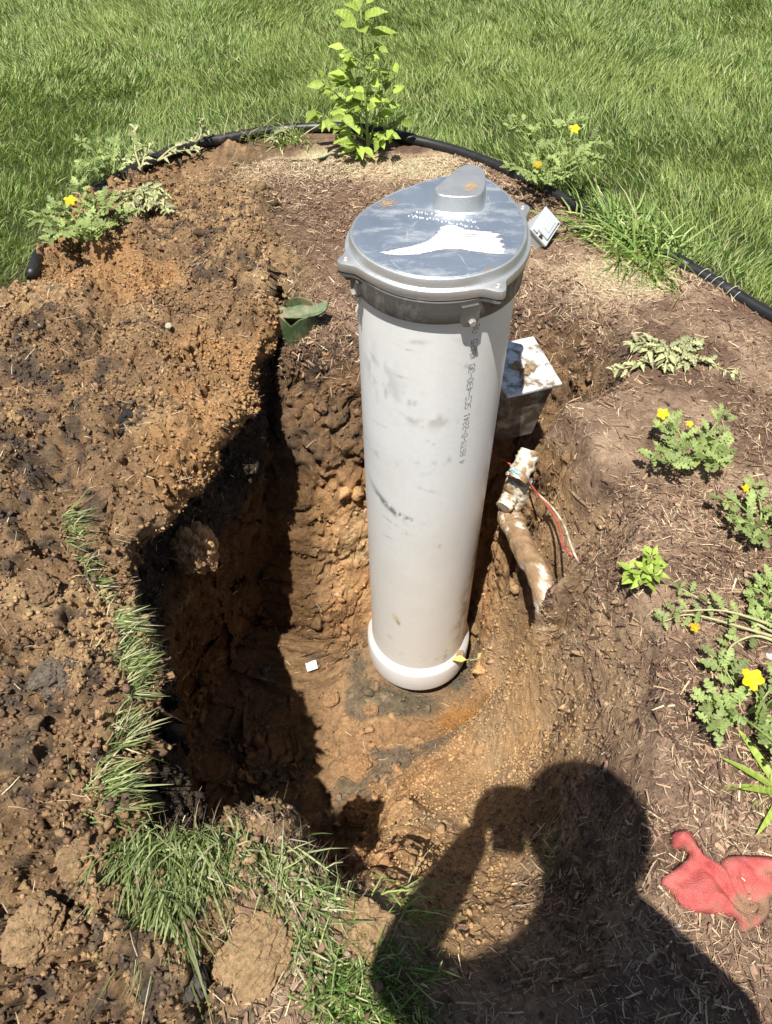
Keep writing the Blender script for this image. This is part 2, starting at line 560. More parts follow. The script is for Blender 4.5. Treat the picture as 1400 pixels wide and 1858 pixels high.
def base_z(x, y):
    x = np.asarray(x, float)
    y = np.asarray(y, float)
    near = (np.abs(x) < 4) & (y > -2) & (y < 7)
    z = 0.02 * vnoise(x * .5, y * .5, 0 * x, 3) * sstep(2.5, 4, y) + mound(x, y)
    q = near
    if q.any():
        xi, yi = x[q], y[q]
        ins = inside(xi, yi, POLY)
        d = seg_dist(xi, yi, RIM)
        d = np.maximum(d + .012 * vnoise(xi * 14, yi * 14, 0 * xi, 5) - .006, 0)
        zi = z_in(xi, yi)
        # slope of the cut: steep top band, then a touch flatter
        wall = -np.where(d < .025, d * 11, .275 + (d - .025) * 9.0)
        zz = np.where(ins, np.maximum(zi, wall), 0)
        fade = 1 - sstep(.35, .6, -zz)
        z[q] = z[q] * fade + zz
    return z


def gz(x, y):
    return float(base_z(np.array([x]), np.array([y]))[0])


def hit(u, v):
    """where a sight line first meets the ground"""
    d = FW + RT * ((u - IMG_W / 2) / FPX) - UP * ((v - IMG_H / 2) / FPX)
    t = np.linspace((.3 - CAM_H) / d[2], (-1.4 - CAM_H) / d[2], 900)
    below = CAM_H + d[2] * t < base_z(d[0] * t, d[1] * t)
    k_ = int(np.argmax(below)) if below.any() else len(t) - 1
    return np.array([d[0] * t[k_], d[1] * t[k_], CAM_H + d[2] * t[k_]])


xf = np.arange(-1.26, 1.36, .0044)
yf = np.arange(-.06, 2.62, .0044)


def ext(a, lo, hi):
    up, s, v = [], a[1] - a[0], a[-1]
    while v < hi:
        s *= 1.3
        v += s
        up.append(v)
    dn, s, v = [], a[1] - a[0], a[0]
    while v > lo:
        s *= 1.3
        v -= s
        dn.append(v)
    return np.concatenate([dn[::-1], a, up]), len(dn)


xs, ix0 = ext(xf, -120, 120)
ys, iy0 = ext(yf, -60, 200)
X, Y = np.meshgrid(xs, ys)
Z = base_z(X, Y)
sx, sy = slice(ix0, ix0 + len(xf)), slice(iy0, iy0 + len(yf))
# let the grid crowd where the ground is steep
for i in range(iy0, iy0 + len(yf)):
    xr = X[i, sx]
    s = np.concatenate([[0], np.cumsum(np.sqrt(np.diff(xr) ** 2 + (.75 * np.diff(Z[i, sx])) ** 2))])
    X[i, sx] = np.interp(np.linspace(0, s[-1], len(s)), s, xr)
k = np.array([1, 4, 6, 4, 1]) / 16.
XS = X.copy()
for _ in range(6):
    XS[2:-2] = sum(w * XS[i:len(XS) - 4 + i] for i, w in enumerate(k))
X[sy, sx] = XS[sy, sx]
Z = base_z(X, Y)
for j in range(ix0, ix0 + len(xf)):
    xc, yc, zc = X[sy, j], Y[sy, j], Z[sy, j]
    s = np.concatenate([[0], np.cumsum(np.sqrt(np.diff(xc) ** 2 + np.diff(yc) ** 2 + (.75 * np.diff(zc)) ** 2))])
    t = np.linspace(0, s[-1], len(s))
    X[sy, j], Y[sy, j] = np.interp(t, s, xc), np.interp(t, s, yc)
Z = base_z(X, Y)

# undercut the deep left side
UD = seg_dist(X, Y, RIM)
e_ = .004
gxx = (seg_dist(X + e_, Y, RIM) - seg_dist(X - e_, Y, RIM)) / (2 * e_)
gyy = (seg_dist(X, Y + e_, RIM) - seg_dist(X, Y - e_, RIM)) / (2 * e_)
UNDER = .24 * np.clip(-Z - .02, 0, 1.1) * (1 - sstep(.10, .30, UD)) * inside(X, Y, POLY) * sstep(-.22, -.32, X) * sstep(1.9, 1.7, Y)
# masks
far = (X < -1.6) | (X > 1.7) | (Y < -.5) | (Y > 2.9)
EDGED = seg_dist(X, Y, EDGE_EXT)
IN_BED = inside(X, Y, BED)
INS = inside(X, Y, POLY)
ZI = np.where(INS, np.minimum(Z, 0), 0)
wob = fbm(X, Y, Z, 5, 3, 21)
wob2 = fbm(X, Y, Z, 14, 3, 31)
lawn_m = np.where(IN_BED, 0, 1.0) * sstep(-.01, .03, EDGED)
depth = np.clip(-ZI, 0, 2)
spoil_m = sstep(.05, -.12, X - (-.20 - .30 * np.clip(Y - 1.75, 0, .9)) + .12 * wob) * IN_BED     # loose dug soil, left
spoil_m = np.maximum(spoil_m * (1 - sstep(.12, .3, depth)), 0)
right_bank = sstep(.16, .30, X) * sstep(1.30, 1.12, Y)
pit_m = sstep(.05, .16, depth + .05 * wob) * (1 - right_bank) + right_bank * sstep(.22, .50, depth + .16 * wob)
mulch_m = np.clip(IN_BED * (1 - spoil_m) * (1 - pit_m), 0, 1)

dxu, dxv = np.gradient(X)[1], np.gradient(X)[0]
dyu, dyv = np.gradient(Y)[1], np.gradient(Y)[0]
dzu, dzv = np.gradient(Z)[1], np.gradient(Z)[0]
NX, NY, NZ = dyu * dzv - dzu * dyv, dzu * dxv - dxu * dzv, dxu * dyv - dyu * dxv
nl = np.sqrt(NX ** 2 + NY ** 2 + NZ ** 2) + 1e-12
NX, NY, NZ = NX / nl, NY / nl, NZ / nl
steep = 1 - np.clip(NZ, 0, 1)
act = ~far
xa, ya, za = X[act], Y[act], Z[act]
wx = xa + .012 * vnoise(xa * 30, ya * 30, za * 30, 41)
wy = ya + .012 * vnoise(xa * 30, ya * 30, za * 30, 42)
c0 = clods(wx, wy, za, 6.5, 45)
c1 = clods(wx, wy, za, 13, 50)
c2 = clods(wx, wy, za, 29, 60)
c3 = clods(wx, wy, za, 64, 70)
f1 = fbm(xa, ya, za, 7, 5, 80)
f2 = fbm(xa, ya, za, 60, 2, 85)
rdg = 1 - np.abs(fbm(xa, ya, za * .8, 6, 4, 90)) * 2.2
sp, pt, mu, la, st = spoil_m[act], pit_m[act], mulch_m[act], lawn_m[act], steep[act]
patch = sstep(-.15, .25, fbm(xa, ya, za, 3.2, 3, 95))
ramp_a = sstep(.02, .12, xa) * sstep(1.36, 1.18, ya)
disp = sp * (.042 * c0 * patch + .040 * c1 * (.25 + .75 * patch) + .022 * c2 * (.35 + .65 * patch) + .010 * c3 + .030 * f1 + .010 * f2 - .032 - .035 * sstep(.86, 1.0, rdg))
disp += pt * (.012 * c0 + .026 * c1 * patch + .015 * c2 + .007 * c3 + .026 * f1 + .008 * f2 - .018 - .034 * sstep(.84, 1.0, rdg) * st * sstep(1.1, 1.3, ya))
disp -= .85 * ramp_a * pt * (disp - .004 * f2)
disp += mu * (.005 * c2 + .004 * c3 + .010 * f1)
disp += la * .004 * f1
ring = np.hypot(xa - PX, ya - PY)
disp *= .35 + .65 * sstep(.19, .30, ring)
X[act] += NX[act] * disp
Y[act] += NY[act] * disp
Z[act] += NZ[act] * disp

X -= UNDER * gxx
Y -= UNDER * gyy
# colour of the ground, with some light and shade painted in
def C(*c):
    return np.array(c, np.float32)


col = np.zeros(X.shape + (3,), np.float32)
col[:] = C(.055, .075, .022)


def blend(m, c):
    global col
    m = np.clip(m, 0, 1)[..., None]
    col = col * (1 - m) + m * np.asarray(c, np.float32)


n3 = fbm(X, Y, Z, 9, 4, 101)
n4 = fbm(X, Y, Z, 30, 3, 111)
n5 = fbm(X, Y, Z, 2.6, 3, 121)
blend(mulch_m, C(.255, .172, .116))
blend(mulch_m * sstep(.0, .4, n3), C(.36, .25, .17))
blend(mulch_m * sstep(.05, .35, -n3) * .8, C(.13, .08, .055))
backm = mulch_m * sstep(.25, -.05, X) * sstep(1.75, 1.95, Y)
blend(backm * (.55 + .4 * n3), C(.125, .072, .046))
blend(spoil_m, C(.245, .155, .085))
blend(spoil_m * sstep(-.02, .3, n3) * .75, C(.385, .255, .135))
blend(spoil_m * sstep(.05, .3, n4) * sstep(.0, .25, -n5 + .1) * .85, C(.085, .064, .048))
blend(spoil_m * sstep(.12, .4, n5) * .7, C(.38, .215, .095))
for pu, pv_, pr in ((40, 690, .13), (70, 860, .15), (25, 960, .10), (40, 1330, .12), (160, 770, .07), (30, 1480, .08), (330, 560, .06), (300, 1800, .06)):
    pw_ = hit(pu, pv_)
    blend(spoil_m * np.clip(1.5 * np.exp(-((X - pw_[0]) ** 2 + (Y - pw_[1]) ** 2) / pr ** 2) + n3 * 1.3 + n4 * .9 - .85, 0, .75), C(.095, .072, .055))
# pit: dark topsoil over orange clay, shade painted into the left side
clay = C(.47, .275, .130)
blend(pit_m, clay)
blend(pit_m * sstep(0, .35, n3) * .7, C(.54, .34, .18))
blend(pit_m * sstep(.02, .3, -n3) * .65, C(.21, .115, .055))
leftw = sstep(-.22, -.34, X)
blend(pit_m * sstep(-.12, -.28, X) * sstep(.15, .4, depth) * .88, C(.080, .046, .022))  # painted shade: left pit soil darkened below the rim
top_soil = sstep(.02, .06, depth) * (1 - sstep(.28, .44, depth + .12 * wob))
blend(pit_m * leftw * sstep(.2, .4, depth) * (1 - sstep(.95, 1.08, depth)) * .5, C(.13, .07, .032))  # left wall dirt darkened too, deepening its shade by colour
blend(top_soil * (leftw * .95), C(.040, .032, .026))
blend(top_soil * (1 - leftw) * sstep(1.35, 1.5, Y) * (.75 + .4 * n3), C(.10, .066, .043))
blend(top_soil * (1 - leftw) * sstep(1.35, 1.5, Y) * sstep(.1, .35, n4 + n3 * .5) * .8, C(.05, .04, .034))
# lower right bank: sandier, colour lifted because it slopes away from the sun
ramp_m = pit_m * (1 - sstep(.75, .98, depth)) * sstep(-.05, .12, X) * (1 - sstep(1.2, 1.4, Y))
blend(ramp_m * .85, C(.46, .295, .15))
blend(ramp_m * sstep(.1, .4, n3) * .6, C(.27, .18, .11))
blend(right_bank * sstep(.02, .10, depth) * sstep(-.35, .3, n3 + .6 * n4) * .75, C(.40, .27, .155))
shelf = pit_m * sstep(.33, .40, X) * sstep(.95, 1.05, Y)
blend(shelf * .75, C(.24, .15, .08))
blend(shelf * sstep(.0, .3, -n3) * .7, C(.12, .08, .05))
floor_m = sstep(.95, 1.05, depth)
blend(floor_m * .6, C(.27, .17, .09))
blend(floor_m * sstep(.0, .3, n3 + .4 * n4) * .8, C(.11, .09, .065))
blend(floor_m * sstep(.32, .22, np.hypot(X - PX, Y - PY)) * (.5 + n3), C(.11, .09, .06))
# pale sand along the back edging
sand = np.exp(-((X + .22) / .22) ** 2 - ((Y - 2.68) / .10) ** 2) + np.exp(-((X - .20) / .16) ** 2 - ((Y - 2.62) / .09) ** 2) + .7 * np.exp(-((X - .72) / .18) ** 2 - ((Y - 1.95) / .10) ** 2)
blend(np.clip(sand * 1.7 + n3 * .6 - .25, 0, 1) * IN_BED, C(.60, .48, .29))
# lawn soil, brown under the blades near the bed
blend(lawn_m * sstep(.12, .02, EDGED) * .8, C(.10, .075, .045))

wet = np.clip(floor_m * sstep(-.1, .25, n3 + .25) * sstep(.42, .18, np.hypot(X - PX, Y - PY + .08)), 0, 1)
puddle = np.exp(-((X - .245) / .075) ** 2 - ((Y - 1.035) / .05) ** 2) * floor_m
blend(np.clip(puddle * 1.4, 0, .9), C(.33, .16, .045))
wet = np.clip(wet + puddle, 0, 1)

col = np.clip(col * (1 + .30 * (1 - lawn_m))[..., None], 0, .62)
ny_, nx_ = X.shape
idx = np.arange(ny_ * nx_).reshape(ny_, nx_)
a, b_, c_, d_ = idx[:-1, :-1].ravel(), idx[:-1, 1:].ravel(), idx[1:, 1:].ravel(), idx[1:, :-1].ravel()
tris = np.vstack([np.stack([a, b_, c_], 1), np.stack([a, c_, d_], 1)])
TV = np.stack([X, Y, Z], -1).reshape(-1, 3)
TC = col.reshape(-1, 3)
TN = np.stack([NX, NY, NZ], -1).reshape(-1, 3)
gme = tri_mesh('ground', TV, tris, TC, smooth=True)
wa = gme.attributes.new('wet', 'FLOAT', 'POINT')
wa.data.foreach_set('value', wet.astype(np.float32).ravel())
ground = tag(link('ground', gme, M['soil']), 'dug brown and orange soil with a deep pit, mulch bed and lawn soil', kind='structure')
FS, FP, FM, FL, FD = [m.ravel() for m in (spoil_m, pit_m, mulch_m, lawn_m, depth)]
VIEW = ((TV[:, 0] > -1.5) & (TV[:, 0] < 1.6) & (TV[:, 1] > -.1) & (TV[:, 1] < 2.75))
AREA = np.ones(len(TV))
AREA = (np.abs(np.gradient(X)[1] * np.gradient(Y)[0]) + 1e-7).ravel() * (1 + 1.5 * steep.ravel())
# ------------------------------------------------------------------ well casing
BASE_Z = -1.092
well = thing('well_casing', (PX, PY, BASE_Z), 'tall grey-white plastic well casing standing in the pit under a metal cap', 'well casing')


def wpart(name, bm, mat, parent=None, smooth=True):
    o = bm_obj(name, bm, mat, parent or well, smooth, 28)
    if parent is None:
        o.location = (0, 0, -BASE_Z)
    return o


RP = .162
na, nz_ = 160, 320
th = np.linspace(0, 2 * np.pi, na, endpoint=False)
zz = np.linspace(-1.088, .475, nz_)
TH, ZZ = np.meshgrid(th, zz)
pv = np.stack([RP * np.cos(TH), RP * np.sin(TH), ZZ], -1).reshape(-1, 3)
ii = np.arange(na * nz_).reshape(nz_, na)
jj = np.roll(ii, -1, 1)
ptri = np.vstack([np.stack([ii[:-1].ravel(), jj[:-1].ravel(), jj[1:].ravel()], 1), np.stack([ii[:-1].ravel(), jj[1:].ravel(), ii[1:].ravel()], 1)])
px_, py_, pz_ = pv.T


def cyl_hit(u, v):
    d = FW + RT * ((u - IMG_W / 2) / FPX) - UP * ((v - IMG_H / 2) / FPX)
    ox, oy = -PX, -PY
    A_, B_, C_ = d[0] ** 2 + d[1] ** 2, 2 * (ox * d[0] + oy * d[1]), ox * ox + oy * oy - RP * RP
    t = (-B_ - math.sqrt(max(B_ * B_ - 4 * A_ * C_, 0))) / (2 * A_)
    return math.atan2(oy + d[1] * t, ox + d[0] * t), CAM_H + d[2] * t


pc = np.ones((len(pv), 3), np.float32) * C(.86, .875, .855)
low = sstep(.2, -.9, pz_)[:, None]
pc = pc * (1 - low) + low * C(.80, .79, .75)


def stain(u, v, sa, sz, c, amt, slope=0.0, nsc=60, thr=-.1, seed=200):
    global pc
    a0, z0 = cyl_hit(u, v)
    da = ((np.arctan2(py_, px_) - a0 + np.pi) % (2 * np.pi) - np.pi) * RP
    dz = pz_ - z0 - slope * da
    m = np.exp(-(da / sa) ** 2 - (dz / sz) ** 2) * sstep(thr, thr + .35, fbm(px_, py_, pz_ * .5, nsc, 3, seed)) * amt
    pc = pc * (1 - m[:, None]) + m[:, None] * np.asarray(c, np.float32)


stain(700, 915, .055, .013, C(.15, .15, .14), .95, -.55, 70, -.45)
stain(732, 938, .03, .008, C(.08, .08, .075), .95, -.25, 70, -.4)
stain(690, 690, .05, .06, C(.30, .31, .31), .55, -.4, 50, .05)
stain(730, 720, .05, .03, C(.36, .36, .35), .6, -.3, 60, .1)
stain(700, 835, .10, .012, C(.40, .37, .28), .6, .0, 50)
stain(790, 838, .10, .010, C(.38, .36, .28), .6, .0, 50)
stain(790, 765, .07, .02, C(.45, .43, .34), .6, .0, 40)
stain(718, 1122, .012, .016, C(.62, .50, .16), .8, -.8, 30, -.6)
stain(722, 1130, .005, .010, C(.07, .06, .05), .9, -1.0, 30, -.9)
stain(795, 995, .015, .02, C(.34, .33, .31), .7, 0, 90, .1)
stain(725, 965, .03, .008, C(.36, .34, .30), .7, 0, 80, .05)
for u, v in ((880, 940), (862, 1010), (845, 1090), (838, 1130), (870, 980)):
    stain(u, v, .035, .10, C(.26, .19, .11), .75, 0, 45, -.05, 210 + v)
for u, v in ((700, 1170), (745, 1195), (790, 1200), (690, 1140), (820, 1180)):
    stain(u, v, .05, .02, C(.40, .30, .19), .5, 0, 60, .1, 260 + u)
for k in range(12):
    u, v = random.uniform(665, 850), random.uniform(600, 1150)
    stain(u, v, random.uniform(.004, .03), random.uniform(.0022, .006), C(.42, .41, .37), .6, random.uniform(-1, 1), 120, -.3, 300 + k)
pc *= (1 + .05 * fbm(px_, py_, pz_ * .15, 14, 4, 230))[:, None]
wide = sstep(.1, .5, fbm(px_, py_, pz_, 7, 3, 240))[:, None] * .25
pc = pc * (1 - wide) + wide * C(.74, .72, .64)
M['casing'] = col_mat('casing_pvc', 0.38, 0.45, 0.035, 90, 0.03, 0.002)
pme = tri_mesh('casing_pipe', pv, ptri, pc, smooth=True)
pipe = link('casing_pipe', pme, M['casing'], well)
pipe.location = (0, 0, -BASE_Z)

ringbm = lathe([(.166, -1.088), (.1775, -1.088), (.179, -1.080), (.179, -.992), (.1765, -.984), (.170, -.972), (.1655, -.962), (.1625, -.957)], 96, (0, 0, 0))
coup = wpart('coupling_ring', ringbm, M['white_pvc'])
coup['label'] = 'white plastic collar round the foot of the casing'
bmm = bmesh.new()
a0, z0 = cyl_hit(828, 1195)
rr_ = bmesh.ops.create_icosphere(bmm, subdivisions=3, radius=.022)
for v in bmm.verts:
    v.co *= 1 + .35 * float(vnoise(v.co.x * 90, v.co.y * 90, v.co.z * 90, 4))
    v.co = Vector((v.co.x * .8, v.co.y * .8, v.co.z * .7)) + Vector((.172 * math.cos(a0), .172 * math.sin(a0), -.972))
M['mud_dry'] = simple_mat('dry_mud', (.46, .31, .17), .9, var=.2, scale=80)
M['mud'] = simple_mat('mud_lump', (.27, .19, .11), .9, var=.4, scale=60, bump=.6)
wpart('mud_lump', bmm, M['mud'])

# dot-matrix print on the pipe
FONT = {'A': '01110 10001 10001 11111 10001 10001 10001', 'S': '01111 10000 10000 01110 00001 00001 11110', 'T': '11111 00100 00100 00100 00100 00100 00100',
        'M': '10001 11011 10101 10101 10001 10001 10001', '-': '00000 00000 00000 11111 00000 00000 00000', 'D': '11110 10001 10001 10001 10001 10001 11110',
        '2': '11110 00001 00001 01110 10000 10000 11111', '4': '00010 00110 01010 10010 11111 00010 00010', '1': '00100 01100 00100 00100 00100 00100 01110',
        'C': '01111 10000 10000 10000 10000 10000 01111', '3': '11110 00001 00001 01110 00001 00001 11110', '0': '01110 10001 10001 10001 10001 10001 01110',
        'K': '10001 10010 10100 11000 10100 10010 10001', 'W': '10001 10001 10001 10101 10101 11011 10001', '5': '11111 10000 11110 00001 00001 10001 01110',
        '8': '01110 10001 10001 01110 10001 10001 01110', 'E': '11111 10000 10000 11110 10000 10000 11111', 'X': '10001 01010 00100 00100 00100 01010 10001', ' ': ''}


def dot_text(name, text, u, v, mat, dx=.00215, dy=.0027, miss=.08):
    a0, z0 = cyl_hit(u, v)
    bm = bmesh.new()
    r = RP + .0005
    for k, ch in enumerate(text):
        rows = FONT[ch].split()
        for j, row in enumerate(rows):
            for i, c in enumerate(row):
                if c == '1' and random.random() > miss:
                    z = z0 + (k * 6 + i) * dx
                    a = a0 + ((j - 6) * -1.0) * -dy / r
                    q = []
                    for da, dz in ((-.36, -.42), (.36, -.42), (.36, .42), (-.36, .42)):
                        aa = a + da * dy / r
                        q.append(bm.verts.new((r * math.cos(aa), r * math.sin(aa), z + dz * dx)))
                    bm.faces.new(q)
    o = bm_obj(name, bm, mat, pipe)
    return o


dot_text('printed_text', '4 ASTM-D-2241 SCS-430-DD KW25 08-02', 842, 838, M['ink'], dx=.00205, dy=.0022)
dot_text('printed_text', '24 03 02 EXT 8', 806, 1222, M['ink_grey'], dx=.0021, dy=.0020, miss=.2)

# ------------------------------------------------------------------ cap
NP = 144
_tab = sorted([(-176, .174), (-150, .169), (-131, .165), (-111, .165), (-88, .164), (-64, .165), (-41, .169), (-19, .170), (0, .175), (16, .184), (34, .197), (50, .219), (62, .240), (69, .247), (76, .240), (85, .219), (105, .186), (132, .169), (162, .173)])
_ta = np.array([t for t, _ in _tab], float)
_tr = np.array([r for _, r in _tab])


def plate_r(deg, off=0.0):
    a3 = np.concatenate([_ta - 360, _ta, _ta + 360])
    r3 = np.concatenate([_tr] * 3)
    r = np.interp(deg, a3, r3)
    return r + off


_angs = np.linspace(-180, 180, NP, endpoint=False)
_base = np.array([plate_r(a) for a in _angs])
for _ in range(3):
    _base = (np.roll(_base, 1) + 2 * _base + np.roll(_base, -1)) / 4
EARS = [(-161, .022), (-57, .024), (33, .024), (108, .021)]


def ear_add(a):
    s = 0
    for ea, h in EARS:
        d = (a - ea + 180) % 360 - 180
        s += h * math.exp(-(abs(d) / 5.6) ** 2.4) + h * .22 * math.exp(-(d / 13) ** 2)
    return s


def outline(off, z, ears=False):
    return [((r + off + (ear_add(a) if ears else 0)) * math.cos(R(a)), (r + off + (ear_add(a) if ears else 0)) * math.sin(R(a)), z) for a, r in zip(_angs, _base)]


bm = bmesh.new()
rings_bm(bm, [outline(.002, .497, True), outline(.0055, .4975, True), outline(.0062, .4990, True), outline(.0062, .5130, True), outline(.0054, .5150, True), outline(.003, .5156, True),
              outline(.0005, .5166), outline(-.0015, .5190), outline(-.0025, .5300), outline(-.0045, .5345), outline(-.0080, .5358), outline(-.010, .5352)], True, False)
cap = wpart('well_cap', bm, M['cap_rim'])
cap['label'] = 'teardrop cast metal cap with four bolted ears'
bm = bmesh.new()
rings_bm(bm, [outline(-.0098, .5355), outline(-.011, .5364), outline(-.014, .5366), outline(-.06, .5372)], False, True)
wpart('lid_plate', bm, M['cap_top'], cap)

HP = [(-.006, .098), (-.001, .074), (.018, .064), (.045, .061), (.070, .062), (.088, .072), (.098, .100), (.103, .140), (.102, .172), (.092, .190), (.076, .196), (.058, .190), (.040, .168), (.015, .130)]
hp = spline([(*p, 0) for p in HP + [HP[0]]], 4)[:-1]
hc = np.mean(np.array(hp), 0)


def hring(s, z):
    return [(hc[0] + (p[0] - hc[0]) * s, hc[1] + (p[1] - hc[1]) * s, z) for p in hp]


bm = bmesh.new()
rings_bm(bm, [hring(1.10, .5368), hring(1.05, .5378), hring(1.02, .540), hring(.965, .5655), hring(.955, .5690), hring(.935, .5705), hring(.87, .5710), hring(.5, .5712)], False, True)
wpart('conduit_hump', bm, M['cap_rim'], cap)

# white brushed paint on the lid
PS = [(690, 458), (720, 452), (750, 446), (775, 438), (792, 425), (800, 412), (812, 408), (826, 409), (842, 416), (870, 419), (895, 421), (908, 425), (900, 430), (913, 434), (904, 438), (917, 444), (909, 448), (919, 453), (912, 457), (916, 460),
      (890, 460), (860, 456), (835, 452), (805, 452), (785, 456), (760, 461), (725, 463), (700, 461)]
bm = bmesh.new()
psa = np.array(PS, float)
for v in np.arange(407.6, 463.5, .55):
    xsn = []
    for (ax, ay), (bx, by) in zip(psa, np.roll(psa, -1, 0)):
        if (ay > v) != (by > v):
            xsn.append(ax + (bx - ax) * (v - ay) / (by - ay))
    xsn.sort()
    for xl, xr in zip(xsn[::2], xsn[1::2]):
        xl += random.gauss(0, 1.2) + (random.uniform(0, 8) if random.random() < .15 else 0)
        xr += random.gauss(0, 1.6) - (random.uniform(0, 22) if random.random() < .30 and xr > 850 else 0)
        cuts = [xl]
        while cuts[-1] < xr:
            cuts.append(cuts[-1] + random.uniform(14, 60))
        for c0, c1 in zip(cuts, cuts[1:]):
            c1 = min(c1, xr)
            if c1 - c0 < 1 or random.random() < .05:
                continue
            h = random.uniform(.30, .45)
            q = [at(c0, v - h, .5382), at(c1 - .6, v - h + .2, .5382), at(c1 - .6, v + h, .5382), at(c0, v + h, .5382)]
            bm.faces.new([bm.verts.new((p[0] - PX, p[1] - PY, p[2])) for p in q])
pm = wpart('white_paint_smear', bm, M['white_paint'], cap, False)
# tan dirt smeared on the lid and the hump
for cu, cv, wu, wv, zt in ((700, 369, 18, 8, .5379), (853, 338, 15, 9, .5716)):
    bm = bmesh.new()
    for k in range(170):
        du, dv = random.gauss(0, .45), random.gauss(0, .45)
        u, v = cu + du * wu, cv + dv * wv - du * 2
        l, h = random.uniform(.8, 4.5), random.uniform(.25, .7)
        q = [at(u, v, zt), at(u + l, v - l * .35, zt), at(u + l, v - l * .35 + h, zt), at(u, v + h, zt)]
        bm.faces.new([bm.verts.new((p[0] - PX, p[1] - PY, p[2] + k * 2e-6)) for p in q])
    wpart('dirt_smear', bm, M['mud_dry'], cap, False)
# worn raised lettering: two lines of tiny bumps too worn to read
bm = bmesh.new()
for (u0, v0, u1, v1, n) in ((757, 385, 865, 404, 30), (742, 391, 870, 414, 34)):
    for k in range(n):
        if random.random() < .22:
            continue
        t = (k + random.uniform(-.3, .3)) / n
        p = at(u0 + (u1 - u0) * t, v0 + (v1 - v0) * t + random.uniform(-2, 2), .5375)
        box_bm(bm, (p[0] - PX, p[1] - PY, .5378), (random.uniform(.0015, .0035), random.uniform(.0015, .006), .0016))
wpart('worn_lettering', bm, M['white_paint'], cap, False)


def hexbolt(bm, c, r, h, axis=Vector((0, 0, 1)), n=6):
    q = Vector((0, 0, 1)).rotation_difference(axis).to_matrix()
    rg = [[Vector(c) + q @ Vector((rr * math.cos(2 * math.pi * k / n), rr * math.sin(2 * math.pi * k / n), z)) for k in range(n)] for rr, z in ((r, 0), (r, h * .8), (r * .8, h))]
    rings_bm(bm, rg)


for ea, h in EARS:
    rr_ = float(plate_r(ea)) + h * .62 + .003
    cx, cy = rr_ * math.cos(R(ea)), rr_ * math.sin(R(ea))
    bm = bmesh.new()
    rings_bm(bm, [[(cx + r * math.cos(2 * math.pi * k / 20), cy + r * math.sin(2 * math.pi * k / 20), z) for k in range(20)] for r, z in ((.0062, .5155), (.0062, .5176), (.005, .5184), (.0034, .5176), (.003, .5172))], False, True)
    wpart('screw', bm, M['bolt'], cap)
    bm = bmesh.new()
    rings_bm(bm, [[(cx * .985 + r * math.cos(2 * math.pi * k / 20), cy * .985 + r * math.sin(2 * math.pi * k / 20), z) for k in range(20)] for r, z in ((.005, .474), (.0065, .476), (.0065, .481), (.010, .482), (.0125, .487), (.0125, .4955))], True, True)
    wpart('lower_lug', bm, M['band'], cap)
bm = bmesh.new()
rings_bm(bm, [outline(-.012, .4850), outline(.002, .4865, True), outline(.004, .4880, True), outline(.004, .4945, True), outline(-.004, .4950, True)], True, True)
wpart('lower_flange', bm, M['band'], cap)
# lower clamp body with flange and band
bm = lathe([(.1625, .446), (.1705, .446), (.172, .449), (.1725, .470), (.1735, .4945), (.160, .4955)], 96)
band = wpart('clamp_band', bm, M['band'])
band['label'] = 'dull dark clamp band under the cap'
for (u, v) in ((848, 556), (655, 520), (905, 420)):
    a0, z0 = cyl_hit(u, v)
    if u == 905:
        a0 = R(80)
    er = Vector((math.cos(a0), math.sin(a0), 0))
    et = Vector((-math.sin(a0), math.cos(a0), 0))
    bm = bmesh.new()
    prof = [(-.017, .026), (.016, .026), (.019, .020), (.019, -.012), (.013, -.024), (.0, -.028), (-.012, -.025), (-.018, -.014)]
    rings_bm(bm, [[er * rr2 + et * x + Vector((0, 0, .463 + z * .85)) for x, z in prof] for rr2 in (.171, .1765, .178)], True, True)
    lug = wpart('clamp_lug', bm, M['band'], band, False)
    bm = bmesh.new()
    hexbolt(bm, er * .1775 + Vector((0, 0, .450)) + et * .004, .0075, .008, er)
    bm2 = bm
    wpart('bolt', bm2, M['bolt'], band, False)
# pale cable stub hanging out under the cap
bm = bmesh.new()
c0, c1_ = at(663, 507, .478), at(646, 566, .405)
d01 = [np.array([c0[0] - PX, c0[1] - PY, c0[2]]) + (np.array([c1_[0] - PX, c1_[1] - PY, c1_[2]]) - np.array([c0[0] - PX, c0[1] - PY, c0[2]])) * t for t in np.linspace(-.35, 1, 8)]
tube_bm(bm, d01, .0026, 8)
wpart('cable_stub', bm, M['cable'])
# ------------------------------------------------------------------ dirty white utility box
def rotm(xdir, zdir):
    z = Vector(zdir).normalized()
    x = Vector(xdir)
    x = (x - z * x.dot(z)).normalized()
    return Matrix((x, z.cross(x), z)).transposed()


e1 = Vector((.306, -.952, .02)).normalized()
bq = rotm(e1, (.05, -.10, 1))
bB, bR = at(966, 618, .02), at(1021, 693, .02)
e2 = bq @ Vector((0, 1, 0))
if e2.x > 0:
    e2 = -e2
bc = (Vector(bB) + Vector(bR)) / 2 + e2 * .078
ub = thing('utility_box', (bc.x, bc.y, -.18), 'small dirt-speckled white plastic utility box half out of the soil behind the casing', 'utility box')


def upart(name, bm, mat, smooth=False, parent=None):
    o = bm_obj(name, bm, mat, parent or ub, smooth)
    if parent is None:
        o.matrix_parent_inverse = Matrix.Translation((-bc.x, -bc.y, .18))
    return o


